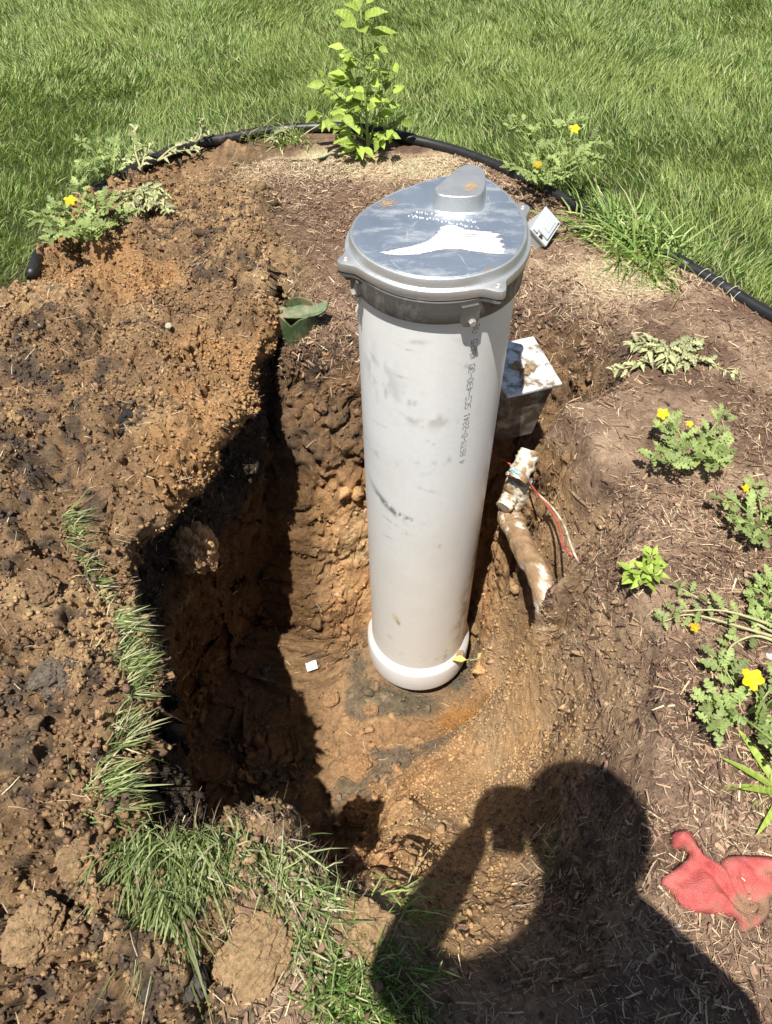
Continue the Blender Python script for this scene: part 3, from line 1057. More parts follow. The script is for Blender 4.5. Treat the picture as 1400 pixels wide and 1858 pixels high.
bm = bmesh.new()
box_bm(bm, bc, (.182, .156, .012), bq, .004)
box_lid = upart('lid', bm, M['dirty_box'])
box_lid['label'] = 'white speckled lid partly in shade'
bm = bmesh.new()
nrm = bq @ Vector((0, 0, 1))
for s in (0, 1):
    pass
rgs = []
for off, sc in ((-.006, 1.0), (-.03, .99), (-.034, .965), (-.205, .86)):
    hx, hy, cc = .086 * sc, .073 * sc, .018
    pts = []
    for sx_, sy_ in ((1, 1), (-1, 1), (-1, -1), (1, -1)):
        for k in ((0, 1), (1, 0)) if sx_ * sy_ > 0 else ((1, 0), (0, 1)):
            pts.append(bc + bq @ Vector((sx_ * (hx - cc * k[0]), sy_ * (hy - cc * k[1]), off)))
    rgs.append(pts)
rings_bm(bm, rgs[::-1])
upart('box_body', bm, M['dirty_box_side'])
for sx_, sy_ in ((-1, -1), (-1, 1), (1, -1), (1, 1)):
    bm = bmesh.new()
    hexbolt(bm, bc + bq @ Vector((sx_ * .080, sy_ * .067, .0058)), .0055, .002, nrm, 14)
    sc_ = bm_obj('screw', bm, M['grey_plastic'], box_lid)
bm = bmesh.new()
for k in range(3):
    p = bc + bq @ Vector((.02 + random.uniform(-.02, .02), random.uniform(-.02, .015), .008))
    r = bmesh.ops.create_icosphere(bm, subdivisions=2, radius=random.uniform(.007, .015), matrix=Matrix.Translation(p))
    for v in r['verts']:
        v.co = p + (v.co - p) * (1 + .5 * float(vnoise(v.co.x * 120, v.co.y * 120, v.co.z * 120, 9)))
bm_obj('mud_lump', bm, M['mud'], box_lid)

# ------------------------------------------------------------------ muddy PVC pipework
fb = Vector(at(928, 925, -.37))
pf = thing('pipe_fitting', fb, 'upright mud-streaked white plastic tee fitting with blue glue ring and open stub', 'pipe fitting')


def loc_tube(name, pts, rad, mat, parent, base, n=20, smooth=True, caps=True):
    bm = bmesh.new()
    tube_bm(bm, [Vector(p) - base for p in pts], rad, n, caps)
    return bm_obj(name, bm, mat, parent, smooth)


M['mud_pvc'] = col_mat('mud_on_pvc', 0.7, 0.3, 0.25, 120, 0.6, 0.006, oct=5)


def muddy_tube(name, pts, rad, mud, parent, base, n=30, seed=0, scale=45):
    """plastic pipe with mud caked on it as real thickness"""
    P = [Vector(p) for p in spline([np.array(p) for p in pts], 14)]
    L_ = len(P)
    bm = bmesh.new()
    tube_bm(bm, P, rad, n, True)
    me = bpy.data.meshes.new(name)
    bmesh.ops.recalc_face_normals(bm, faces=bm.faces)
    bm.normal_update()
    co = np.array([v.co[:] for v in bm.verts])
    nr = np.array([v.normal[:] for v in bm.verts])
    x, y, z = co.T
    f_ = fbm(x, y, z, scale, 4, 700 + seed, .6)
    m_ = sstep(-.06, .10, f_ + mud)
    d_ = m_ * (.0015 + .006 * np.clip(f_ + mud, 0, 1) + .003 * clods(x, y, z, 110, 710 + seed))
    co = co + nr * d_[:, None]
    for v, c in zip(bm.verts, co):
        v.co = Vector(c) - base
    bm.to_mesh(me)
    bm.free()
    me.polygons.foreach_set('use_smooth', np.ones(len(me.polygons), bool))
    me.set_sharp_from_angle(angle=R(50))
    cc = np.array([.66, .63, .53]) * (1 - m_)[:, None] + m_[:, None] * np.array([.30, .195, .11]) * (1 + .4 * fbm(x, y, z, 90, 2, 720))[:, None]
    set_col(me, cc.astype(np.float32))
    return link(name, me, M['mud_pvc'], parent)


ftop = fb + Vector((.012, .012, .135))
muddy_tube('fitting_body', [fb, fb + (ftop - fb) * .5, ftop], .035, -.06, pf, fb, seed=1, scale=60)
loc_tube('glue_ring', [ftop - Vector((0, 0, .006)), ftop + Vector((0, 0, .005))], .0372, M['primer'], pf, fb)
loc_tube('socket_rim', [ftop + Vector((0, 0, .004)), ftop + Vector((0, 0, .012))], .0355, M['dirty_pvc'], pf, fb)
loc_tube('collar', [fb - Vector((0, 0, .01)), fb + Vector((0, 0, .016))], .0395, M['dirty_pvc'], pf, fb)
s0, s1 = ftop + Vector((.016, .020, .075)), ftop + Vector((-.020, -.036, .028))
stub = muddy_tube('open_stub', [s0, s0 * .5 + s1 * .5, s1], .0275, -.10, pf, fb, seed=2, scale=70)
sdv = (s1 - s0).normalized()
loc_tube('glue_ring', [s1 - sdv * .016, s1 - sdv * .008], .0298, M['primer'], stub, fb)
bm = bmesh.new()
tube_bm(bm, [s1 + sdv * .0004 - fb, s1 + sdv * .0012 - fb], .015, 16)
bm_obj('bore', bm, M['ink'], stub)
# side branch stump of the tee
muddy_tube('side_branch', [fb + Vector((0, 0, .075)), fb + Vector((-.018, -.02, .07)), fb + Vector((-.034, -.040, .062))], .021, .10, pf, fb, seed=3, scale=60)
# descending pipe
wp0, wp1, wp2 = Vector(at(925, 938, -.365)), Vector(at(950, 995, -.335)), Vector(at(985, 1065, -.285))
wpipe = thing('water_pipe', wp2, 'mud-caked white plastic water pipe sloping from the fitting into the soil', 'pipe')
muddy_tube('pipe_run', [wp0, wp0 * .55 + wp1 * .45, wp1, wp2, wp2 + (wp2 - wp1) * .5 + Vector((0, 0, -.09))], .027, .20, wpipe, wp2, seed=4, scale=22)
muddy_tube('pipe_collar', [wp0 - (wp1 - wp0) * .1, wp0 + (wp1 - wp0) * .1, wp0 + (wp1 - wp0) * .32], .031, .16, wpipe, wp2, seed=5, scale=30)


def wire(name, px, rad, mat, label, cat='wire'):
    pts = spline([at(*p) for p in px], 6)
    base = Vector(pts[0])
    bm = bmesh.new()
    tube_bm(bm, [Vector(p) - base for p in pts], rad, 8)
    o = bm_obj(name, bm, mat, None, True)
    o.location = base
    return tag(o, label, cat)


wire('electric_wire', [(955, 868, -.26), (972, 892, -.19), (998, 925, -.15), (1014, 955, -.12), (1020, 985, -.10), (1032, 1004, -.075), (1052, 1016, -.09)], .0028, M['wire_red'], 'red insulated wire curving beside the muddy water pipe')
wire('electric_wire', [(955, 878, -.26), (978, 898, -.18), (1005, 925, -.14), (1024, 955, -.11), (1034, 985, -.085), (1042, 1005, -.065), (1050, 1022, -.09)], .0028, M['wire_white'], 'dirty white insulated wire curving beside the red one')
wire('electric_wire', [(885, 822, -.30), (905, 832, -.27), (925, 842, -.26), (940, 856, -.28)], .0026, M['wire_red'], 'thin dark red wire crossing from the casing to the pipe fitting')
# pale root on the right bank
wire('exposed_root', [(*q, float(hit(*q)[2])) for q in ((990, 838), (1012, 862), (1035, 890), (1058, 912), (1075, 925))], .0045, simple_mat('root_bark', (.24, .165, .095), .8, var=.3, scale=60, bump=.4), 'pale thick root lying in the soil right of the pipe fitting', 'root')

# ------------------------------------------------------------------ broken green valve box in the back wall
vb = Vector(hit(541, 622)) + Vector((0, .016, .064))
vbox = thing('valve_box', vb + Vector((0, 0, -.06)), 'broken dark green plastic valve box poking out of the soil left of the casing', 'valve box')
vo = vb + Vector((0, 0, -.06))
bm = bmesh.new()
n = 28
prof = [(.046, -.085), (.052, -.02), (.055, .03), (.055, .032), (.050, .032), (.045, -.02)]
rings = []
for r, z in prof:
    rings.append([Vector((r * math.cos(2 * math.pi * k / n), r * math.sin(2 * math.pi * k / n), z - (.022 * max(0, 1 - abs(k - 20) / 2.2) if z > .02 else 0) )) + Vector((0, .012, .06)) for k in range(n)])
rings_bm(bm, rings, False, False)
bm_obj('box_wall', bm, M['green_plastic'], vbox)
bm = bmesh.new()
lm = rotm((1, 0, .05), (-.08, -.35, 1))
outer = [lm @ Vector((.078 * math.cos(a), .042 * math.sin(a), .003 * math.sin(3 * a))) for a in np.linspace(R(185), R(355), 16)]
inner = [lm @ Vector((.080 * math.cos(a), .010 + .012 * math.sin(a) + .004 * math.sin(7 * a), .002)) for a in np.linspace(R(355), R(185), 16)]
ct = Vector((.014, .016, .094))
rings_bm(bm, [[p + ct for p in outer + inner], [p + ct + lm @ Vector((0, 0, .006)) for p in outer + inner]])
bm_obj('broken_lid', bm, M['green_plastic'], vbox)

# ------------------------------------------------------------------ grey outlet box with a flip cover
ob = Vector(at(985, 428, .0))
obx = thing('outlet_box', ob, 'small light grey weatherproof outlet box with flip cover behind the cap', 'outlet box')
on = Vector((.50, -.42, .76)).normalized()
ocw = Vector(at(989, 411, .055))


def in_plane(du, dv, c, nrm):
    """direction in the plane through c that runs along (du, dv) in the survey photo"""
    c = np.array(c)
    dep = (c - np.array([0, 0, CAM_H])) @ FW
    u0 = (c - np.array([0, 0, CAM_H])) @ RT / dep
    v0 = -((c - np.array([0, 0, CAM_H])) @ UP) / dep
    d2 = FW + RT * (u0 + du / FPX) - UP * (v0 + dv / FPX)
    t = ((c - np.array([0, 0, CAM_H])) @ np.array(nrm)) / (d2 @ np.array(nrm))
    return Vector(np.array([0, 0, CAM_H]) + d2 * t - c)


oa = in_plane(27, -41, ocw, on)
ob2 = in_plane(-28, -32, ocw, on)
LA, LB = oa.length, ob2.length
oq = rotm(oa, on)
oc = ocw - ob
sgn = 1 if (oq @ Vector((0, 1, 0))).dot(ob2) > 0 else -1
bm = bmesh.new()
box_bm(bm, oc + oq @ Vector((0, 0, -.0415)), (LA * .94, LB * .90, .075), oq, .005)
bm_obj('box_body', bm, M['grey_plastic'], obx)
bm = bmesh.new()
box_bm(bm, oc, (LA, LB, .008), oq, .002)
cover = bm_obj('cover_plate', bm, M['grey_plastic'], obx)
bm = bmesh.new()
box_bm(bm, oc + oq @ Vector((LA * .03, -sgn * LB * .06, .0075)), (LA * .78, LB * .62, .008), oq, .003)
fl = bm_obj('flip_lid', bm, M['grey_plastic'], obx)
bm = bmesh.new()
box_bm(bm, oc + oq @ Vector((LA * .04, -sgn * LB * .08, .0125)), (LA * .46, LB * .30, .003), oq, .001)
bm_obj('raised_panel', bm, M['grey_plastic'], fl)
for k in (0, 1):
    bm = bmesh.new()
    box_bm(bm, oc + oq @ Vector((-LA * .44, sgn * LB * (.30 - .34 * k), .006)), (.010, .016 - .006 * k, .012), oq, .002)
    bm_obj('hinge', bm, M['grey_plastic'] if k == 0 else M['dark_metal'], fl)
bm = bmesh.new()
hexbolt(bm, oc + oq @ Vector((LA * .40, -sgn * LB * .40, .004)), .004, .002, on, 12)
bm_obj('screw', bm, M['dark_metal'], cover)
bm = bmesh.new()
tube_bm(bm, [oc - on * .045, oc - on * .07 + Vector((0, 0, -.03)), oc - on * .07 + Vector((0, 0, -.12))], .016, 14)
bm_obj('conduit', bm, M['grey_plastic'], obx, True)

# ------------------------------------------------------------------ black edging tube round the bed
ep = spline([(x, y, .0) for x, y in EDGE], 5)
ep = [np.array([p[0], p[1], gz(p[0], p[1]) + .018 + .008 * float(vnoise(p[0] * 3, p[1] * 3, 0, 8))]) for p in ep]
e0 = Vector(ep[0])
edging = thing('edging_pipe', e0, 'black plastic pipe laid as edging along the curved lawn edge', 'edging pipe')
bm = bmesh.new()
tube_bm(bm, [Vector(p) - e0 for p in ep], .0180, 16)
bm_obj('pipe_run', bm, M['black_plastic'], edging, True)
for i in (60, 94):
    d = Vector(ep[i + 1]) - Vector(ep[i])
    bm = bmesh.new()
    p = Vector(ep[i]) - e0
    tube_bm(bm, [p - d.normalized() * .03, p - d.normalized() * .028, p + d.normalized() * .028, p + d.normalized() * .03], [.0180, .0215, .0215, .0180], 16)
    bm_obj('joint_sleeve', bm, M['black_plastic'], edging, True)
for i in (97, 99, 101):
    p = Vector(ep[i]) - e0
    d = (Vector(ep[i + 1]) - Vector(ep[i - 1])).normalized()
    s = d.cross(Vector((0, 0, 1))).normalized()
    bm = bmesh.new()
    tube_bm(bm, [p + (s * math.cos(a) + Vector((0, 0, 1)) * math.sin(a)) * .023 + d * a * .004 for a in np.linspace(0, 7.5, 24)], .0009, 5)
    bm_obj('tie_wire', bm, M['cable'], edging, True)

# ------------------------------------------------------------------ red rag
RAG = [(1215, 1512), (1232, 1506), (1250, 1507), (1262, 1525), (1275, 1548), (1290, 1560), (1305, 1566), (1312, 1556), (1330, 1551), (1362, 1553), (1400, 1556), (1432, 1570), (1440, 1600), (1415, 1625), (1398, 1632),
       (1397, 1652), (1388, 1672), (1362, 1690), (1345, 1693), (1335, 1680), (1325, 1665), (1290, 1660), (1255, 1655), (1232, 1642), (1215, 1620), (1200, 1603), (1203, 1590), (1222, 1575), (1245, 1556), (1240, 1545), (1222, 1543), (1214, 1528)]
rp = [at(u, v, .01)[:2] for u, v in RAG]
rp = [p[:2] for p in spline([(*p, 0) for p in rp + [rp[0]]], 4)[:-1]]
rpa = np.array(rp)
gx, gy = np.meshgrid(np.arange(rpa[:, 0].min(), rpa[:, 0].max(), .0048), np.arange(rpa[:, 1].min(), rpa[:, 1].max(), .0048))
gi = inside(gx, gy, rpa) & (seg_dist(gx, gy, np.vstack([rpa, rpa[:1]])) > .003)
cand = [Vector(p) for p in rpa] + [Vector((x, y)) for x, y in zip(gx[gi], gy[gi])]
nb = len(rpa)
vo_, _, fo_, _, _, _ = geometry.delaunay_2d_cdt(cand, [], [list(range(nb))], 1, 1e-5)
rv = np.array([(p.x, p.y) for p in vo_])
ed = seg_dist(rv[:, 0], rv[:, 1], np.vstack([rpa, rpa[:1]]))
fr = np.array([0.55, .83])
xr_, yr_ = rv[:, 0], rv[:, 1]
ax1 = xr_ * .80 + yr_ * .6
fold = np.abs(fbm(xr_ * .7 + yr_ * .25, ax1, 0 * xr_, 11, 3, 300))
crease = [[(1258, 1530), (1275, 1575), (1305, 1615), (1340, 1655)], [(1312, 1570), (1322, 1600), (1345, 1640)], [(1232, 1648), (1285, 1646), (1345, 1655)], [(1345, 1590), (1356, 1625), (1362, 1655)], [(1385, 1640), (1368, 1662), (1352, 1672)],
          [(1205, 1600), (1240, 1590), (1262, 1570)], [(1340, 1560), (1375, 1580), (1420, 1585)], [(1252, 1510), (1256, 1540)]]
cd_ = np.full(xr_.shape, 9.0)
for cl_ in crease:
    cp = np.array([at(u, v, .01)[:2] for u, v in cl_])
    cd_ = np.minimum(cd_, seg_dist(xr_ + .004 * vnoise(xr_ * 40, yr_ * 40, 0 * xr_, 7), yr_, cp))
rz = .010 + .048 * sstep(-.004, .020, ed) * (.22 + .78 * (1 - np.exp(-(cd_ / .016) ** 1.3))) * (.55 + .45 * np.clip(1 - 2.6 * fold, 0, 1)) + .016 * fbm(xr_, yr_, 0 * xr_, 22, 2, 305) * sstep(0, .02, ed) + .010 * np.exp(-((ed - .010) / .006) ** 2) * (.5 + vnoise(xr_ * 18, yr_ * 18, 0 * xr_, 301)) + .004 * fbm(xr_, yr_, 0 * xr_, 45, 3, 302)
rb = Vector((float(xr_.mean()), float(yr_.mean()), 0))
rz = rz + base_z(xr_, yr_)
rverts = np.stack([xr_ - rb.x, yr_ - rb.y, rz], -1)
rme = tri_mesh('red_rag', rverts, np.array([f for f in fo_ if len(f) == 3]), smooth=True)
m, nt, b = new_mat('red_towelling')
n1 = noise_n(nt, 30, 5)
cr = ramp_n(nt, n1.outputs[0], [(.3, (.44, .07, .066)), (.7, (.66, .18, .155))])
n2 = noise_n(nt, 13, 5, .65)
fq = ramp_n(nt, n2.outputs[0], [(.52, (0, 0, 0)), (.60, (.85,) * 3)])
nt.links.new(mix_n(nt, cr.outputs[0], (.27, .19, .11), fq.outputs[0]), b.inputs['Base Color'])
b.inputs['Roughness'].default_value = .95
nf = noise_n(nt, 500, 2)
bump_n(nt, b, nf.outputs[0], 1.0, .004)
rag = link('red_rag', rme, m)
rag.location = rb
so = rag.modifiers.new('thickness', 'SOLIDIFY')
so.thickness = .005
so.offset = -1
tag(rag, 'crumpled muddy red towelling rag lying on the mulch', 'rag')

# ------------------------------------------------------------------ small things in the pit
tp = Vector(hit(567, 1218))
tgm = bmesh.new()
tq = rotm((.97, .22, .12), (-.15, -.45, 1))
grid = [[tq @ Vector((x * .040, y * .030, .004 * math.sin(x * 5))) for x in np.linspace(-.5, .5, 7)] for y in np.linspace(-.5, .5, 4)]
gvv = [[tgm.verts.new(p) for p in r] for r in grid]
for a_ in range(3):
    for b__ in range(6):
        tgm.faces.new((gvv[a_][b__], gvv[a_][b__ + 1], gvv[a_ + 1][b__ + 1], gvv[a_ + 1][b__]))
tagob = bm_obj('paper_tag', tgm, M['paper'], None, True)
tagob.location = (tp.x, tp.y, gz(tp.x, tp.y) + .040)
ts = tagob.modifiers.new('thickness', 'SOLIDIFY')
ts.thickness = .0012
tag(tagob, 'tiny white paper tag on the orange pit floor left of the casing foot', 'tag')


def rock(name, u, v, z, size, col_, label, cat='soil clod', squash=(1, 1, .75), rough=.35, seed=0, blocky=0.0, sink=.3, group=None):
    p = hit(u, v)
    g = p[2]
    bm = bmesh.new()
    bmesh.ops.create_icosphere(bm, subdivisions=5 if size > .025 else 4, radius=1)
    vv = np.array([v_.co[:] for v_ in bm.verts])
    if blocky:
        mx = np.abs(vv).max(1, keepdims=True)
        vv = vv * (1 - blocky) + vv / mx * blocky * .85
    x, y, zq = vv.T + seed * 3.7
    k_ = 1 + rough * .8 * fbm(x, y, zq, 1.3, 4, 400 + seed, .6) + .30 * (clods(x, y, zq, 2.4, 410 + seed) - .5) + .20 * (clods(x, y, zq, 5, 420 + seed) - .5) + .12 * (clods(x, y, zq, 10, 425 + seed) - .5)
    vv = vv * k_[:, None] * np.array(squash) * size
    for v_, c in zip(bm.verts, vv):
        v_.co = c
    o = bm_obj(name, bm, None, None, False)
    cc = np.ones((len(vv), 3)) * np.array(col_) * (1 + .25 * fbm(x, y, zq, 3, 3, 430))[:, None]
    set_col(o.data, cc)
    o.data.materials.append(M['crumb'])
    o.rotation_euler = (0, 0, seed * 1.3)
    o.location = (p[0], p[1], g + size * squash[2] * (1 - sink) * .25 + (size * .35 if g < -.8 else 0))
    return tag(o, label, cat, group)


DK, TAN, ORG, BRN = (.075, .062, .05), (.36, .24, .13), (.42, .22, .09), (.23, .15, .085)
rock('soil_clod', 240, 758, .1, .036, (.045, .04, .036), 'black oval soil clod alone on the tan soil left of the pit', squash=(1.2, .8, .6), seed=1)
rock('soil_clod', 652, 1685, 0, .046, TAN, 'blocky tan clod at the near right corner of the pit', squash=(1, .85, .8), seed=2, blocky=.7, rough=.2)
rock('soil_clod', 105, 1228, .1, .034, (.16, .13, .10), 'large grey-brown clod with tan top in the left spoil heap', squash=(1.2, 1, .8), seed=3)
rock('soil_clod', 95, 1178, .1, .024, BRN, 'rounded brown clod just above the large grey-brown one', seed=4)
rock('soil_clod', 72, 1180, .1, .016, TAN, 'small yellowish clod beside the rounded brown one', seed=5)
rock('soil_clod', 172, 1222, .1, .012, ORG, 'small orange clod near the left grass tufts', seed=6)
rock('soil_clod', 70, 1070, .1, .030, BRN, 'wide brown crumbly clod at the left edge of the spoil', squash=(1.3, 1, .7), seed=7)
rock('soil_clod', 460, 1735, .02, .046, TAN, 'big flat tan clod below the sod at the near edge', squash=(1.3, .9, .45), seed=8, rough=.25)
rock('soil_clod', 310, 1790, .02, .040, (.10, .085, .07), 'dark grey flat clod at the bottom edge, left of the big tan one', squash=(1.1, 1, .5), seed=9)
rock('soil_clod', 418, 1620, .05, .018, TAN, 'small tan clod lodged in the sod grass', seed=10)
rock('soil_clod', 450, 1655, .05, .020, (.40, .27, .15), 'tan clod lodged lower in the sod grass', seed=11)
rock('soil_clod', 150, 1560, .08, .028, (.30, .20, .11), 'broad brown clod low on the spoil heap at the left', squash=(1.2, 1, .6), seed=12)
rock('soil_clod', 60, 1690, .06, .034, (.33, .22, .12), 'largest crumbly tan lump at the lower left', squash=(1.2, 1, .6), seed=13)
rock('soil_clod', 225, 1745, .05, .028, (.36, .245, .135), 'crumbly tan lump near the bottom, left of the hanging grass', squash=(1, 1.1, .6), seed=14)
rock('soil_clod', 272, 905, .0, .030, (.05, .042, .036), 'black clod hanging on the pit rim at the left', squash=(1, .9, 1.2), seed=15)
rock('soil_clod', 590, 640, -.06, .012, (.50, .27, .12), 'small orange clod just below the green valve box', seed=16)
rock('soil_clod', 672, 1290, -1.08, .022, (.33, .20, .105), 'orange wet clod on the pit floor left of the casing foot', seed=17)
rock('soil_clod', 648, 1395, -1.05, .040, (.34, .20, .10), 'brown clod on the pit floor beside the shadow edge', squash=(1, 1, .6), seed=18)
rock('soil_clod', 660, 1480, -.98, .045, (.38, .21, .10), 'orange clod half in shade at the pit corner', squash=(1.2, 1, .6), seed=19)
rock('soil_clod', 600, 1270, -1.08, .022, (.32, .19, .10), 'orange-brown clod near the white tag', squash=(1.2, 1, .6), seed=20)
rock('white_pebble', 1228, 1688, 0, .010, (.66, .64, .56), 'white pebble on the mulch below the red rag', 'pebble', rough=.25, seed=21, sink=0)
rock('white_pebble', 306, 592, .07, .008, (.60, .55, .40), 'tiny pale pebble on the mound behind the pit', 'pebble', rough=.2, seed=22, sink=0)
rock('white_pebble', 1398, 1195, 0, .010, (.75, .75, .72), 'white pebble at the right edge among the weeds', 'pebble', rough=.2, seed=23, sink=0)

cl = rock('clay_lump', 350, 980, 0, .062, (.40, .25, .125), 'sunlit tan lump sticking out of the shaded left pit wall', 'soil clod', (.85, .8, 1.15), seed=31)
cl.location = (-.486, 1.112, -.20)
# ------------------------------------------------------------------ grass
def blades(roots, dirs, length, width, droop, droop_dir, colors, lv=(0, .4, .75)):
    """curved tapering blades; 7 verts, 5 triangles each (5 verts, 3 triangles with two levels)"""
    n = len(roots)
    side = np.cross(dirs, RNG.normal(size=(n, 3)))
    side /= np.linalg.norm(side, axis=1, keepdims=True) + 1e-9
    L = length[:, None]

    def pos(t):
        return roots + dirs * L * t + droop_dir * L * droop[:, None] * t * t - np.array([0, 0, 1.0]) * (L * droop[:, None] ** 2 * .35 * t * t)
    V = []
    for t, w in zip(lv, (.8, 1.0, .62)):
        p = pos(t)
        V += [p - side * (width * w / 2)[:, None], p + side * (width * w / 2)[:, None]]
    V.append(pos(1.0))
    V = np.stack(V, 1).reshape(-1, 3)
    o = (np.arange(n) * 7)[:, None]
    if len(lv) == 2:
        o = (np.arange(n) * 5)[:, None]
        T = (o[:, None, :] + np.array([[0, 1, 3], [0, 3, 2], [2, 3, 4]])[None]).reshape(-1, 3)
        tip = np.array([0, 0, .03, .03, .2])[None, :, None]
        Cc = colors[:, None, :] * (1 - tip) + tip * np.array([.38, .36, .18])
        return V, T, Cc.reshape(-1, 3)
    T = np.array([[0, 1, 3], [0, 3, 2], [2, 3, 5], [2, 5, 4], [4, 5, 6]])
    T = (o[:, None, :] + T[None]).reshape(-1, 3)
    Cc = (colors[:, None, :] * np.ones((1, 7, 1)))
    tip = np.array([0, 0, 0, 0, .08, .08, .2])[None, :, None]
    Cc = Cc * (1 - tip) + tip * np.array([.38, .36, .18])
    return V, T, Cc.reshape(-1, 3)


def unit(v):
    return v / (np.linalg.norm(v, axis=-1, keepdims=True) + 1e-9)


G_DARK, G_MID, G_LIT, G_DRY = C(.085, .16, .032), C(.19, .30, .065), C(.41, .52, .18), C(.58, .54, .32)


def grass_cols(n, wts=(.25, .42, .25, .08), x=None):
    pal = np.stack([G_DARK, G_MID, G_LIT, G_DRY])
    k_ = RNG.choice(4, n, p=np.array(wts) / sum(wts))
    return pal[k_] * RNG.uniform(.75, 1.25, (n, 1))


# lawn: what the photo shows is dense, the surroundings thinner
def lawn(n, x0, x1, y0, y1):
    x, y = RNG.uniform(x0, x1, n), RNG.uniform(y0, y1, n)
    d = seg_dist(x, y, EDGE_EXT)
    k_ = ~inside(x, y, BED) & (d > .012)
    return x[k_], y[k_], d[k_]


lx, ly, ld = [np.concatenate(q) for q in zip(lawn(305000, -2.4, 2.5, 1.45, 4.85), lawn(16000, -5, 5, 1.2, 8))]
clump = fbm(lx, ly, 0 * lx, 9, 3, 500)
flow = fbm(lx, ly, 0 * lx, 1.6, 2, 510) * 3.2 + fbm(lx, ly, 0 * lx, 6, 2, 511) * 1.6
flow2 = fbm(lx, ly, 0 * lx, 2.2, 3, 520)
keep = RNG.random(len(lx)) < np.clip(.62 + .9 * clump + .25 * sstep(0, .2, ld), .18, 1)
lx, ly, ld, clump, flow, flow2 = [q[keep] for q in (lx, ly, ld, clump, flow, flow2)]
n = len(lx)
fdir = np.stack([np.cos(flow + .9), np.sin(flow + .9), np.zeros(n)], -1)
jit = RNG.normal(size=(n, 3)) * .50
up_ = unit(np.array([0, 0, 1.0]) + fdir * (.22 + .30 * flow2)[:, None] + jit * np.array([1, 1, .3]))
gcol = grass_cols(n, (.20, .32, .40, .08))
warm = sstep(-.1, .45, fbm(lx, ly, 0 * lx, 2.4, 3, 530) + RNG.normal(0, .12, n))[:, None]
gcol = gcol * (1 - .45 * warm) + .45 * warm * C(.36, .43, .12)
pale = (sstep(.25, .05, ld) * sstep(0, .5, -lx) * .5)[:, None]
gcol = gcol * (1 - pale) + pale * C(.32, .40, .17)
lz = base_z(lx, ly) - .004
V, T, Cc = blades(np.stack([lx, ly, lz], -1), up_, RNG.uniform(.026, .060, n) * (1 + .35 * clump), RNG.uniform(.0018, .0032, n) * (1 + .25 * (ly > 3.3)), RNG.uniform(.05, .5, n), unit(fdir + RNG.normal(size=(n, 3)) * np.array([.5, .5, 0])), gcol, (0, .55))
tag(link('lawn_grass', tri_mesh('lawn_grass', V, T, Cc), M['blade']), 'long green lawn grass beyond the black edging pipe', 'grass', kind='stuff')


SD = 'sod along the pit edge'
G_SOD = np.stack([C(.10, .15, .04), C(.22, .29, .10), C(.38, .43, .20), C(.54, .50, .33)])


def clump_obj(name, px_list, n, ln, wd, lean, droop, label, cat='grass clump', group=None, spread=.02, wts=(.25, .42, .25, .08), z=None, tilt=.35, lift=0.0, stuff_bits=True):
    """one clump of grass rooted along a line of points; lean = mean direction"""
    P = np.array([hit(u, v) for u, v, zz_ in px_list])
    seg = RNG.integers(0, len(P) - 1, n) if len(P) > 1 else np.zeros(n, int)
    t = RNG.random(n)[:, None]
    r = P[seg] * (1 - t) + P[np.minimum(seg + 1, len(P) - 1)] * t
    r = r + RNG.normal(0, spread, (n, 3)) * np.array([1, 1, .15])
    r[:, 2] += lift + (.012 if group == SD else 0)
    ld_ = np.array(lean, float)
    if group == SD:
        tilt = max(tilt, .34) + .12
    tuft = fbm(r[:, 0], r[:, 1], 0 * r[:, 0], 25, 2, 540 + len(label))[:, None]
    dirs = unit(ld_ + RNG.normal(size=(n, 3)) * tilt + np.array([.5, -.3, 0]) * tuft)
    dd = unit(np.array([ld_[0], ld_[1], -.5]) + RNG.normal(size=(n, 3)) * .3)
    V, T, Cc = blades(r, dirs, RNG.uniform(ln * .5, ln, n), RNG.uniform(wd * .7, wd, n), RNG.uniform(.5, 1, n) * droop, dd, (G_SOD[RNG.choice(4, n, p=np.array(wts) / sum(wts))] * RNG.uniform(.75, 1.25, (n, 1))) if group == SD else grass_cols(n, wts))
    b0 = P.mean(0)
    o = link(name, tri_mesh(name, V - b0, T, Cc), M['blade'])
    o.location = b0
    return tag(o, label, cat, group)


PALE = (.10, .30, .38, .22)
clump_obj('grass_clump', [(118, 935, .07), (128, 985, .07)], 70, .06, .0030, (.6, .1, .5), .7, 'few pale blades in the soil crack left of the pit', group=SD, spread=.008, wts=PALE)
clump_obj('grass_clump', [(140, 1005, .07), (165, 1050, .06), (200, 1100, .06)], 80, .036, .0028, (.75, .1, .45), .7, 'narrow strip of grass at the pit rim, topmost on the left side', group=SD, spread=.007, wts=PALE)
clump_obj('grass_clump', [(212, 1120, .06), (228, 1150, .06)], 110, .055, .0032, (.8, .1, .4), .7, 'thin grass wisp between strip and large tuft on the left rim', group=SD, spread=.007, wts=PALE)
clump_obj('grass_clump', [(215, 1190, .06), (222, 1235, .06), (218, 1270, .06)], 300, .068, .0030, (.85, .35, .45), .5, 'large fanned pale green tuft leaning over the left pit rim', group=SD, spread=.014, wts=(.12, .38, .38, .12), tilt=.25)
clump_obj('grass_clump', [(205, 1320, .06), (230, 1335, .06), (185, 1390, .06)], 130, .060, .0034, (.65, .30, .5), .6, 'tuft below the large fanned one with bare soil in it', group=SD, spread=.011, wts=PALE)
clump_obj('grass_clump', [(175, 1420, .06), (205, 1440, .06), (195, 1490, .06)], 190, .060, .0034, (.75, .1, .5), .7, 'lowest green tuft on the left pit rim', group=SD, spread=.016, wts=(.15, .45, .3, .1))
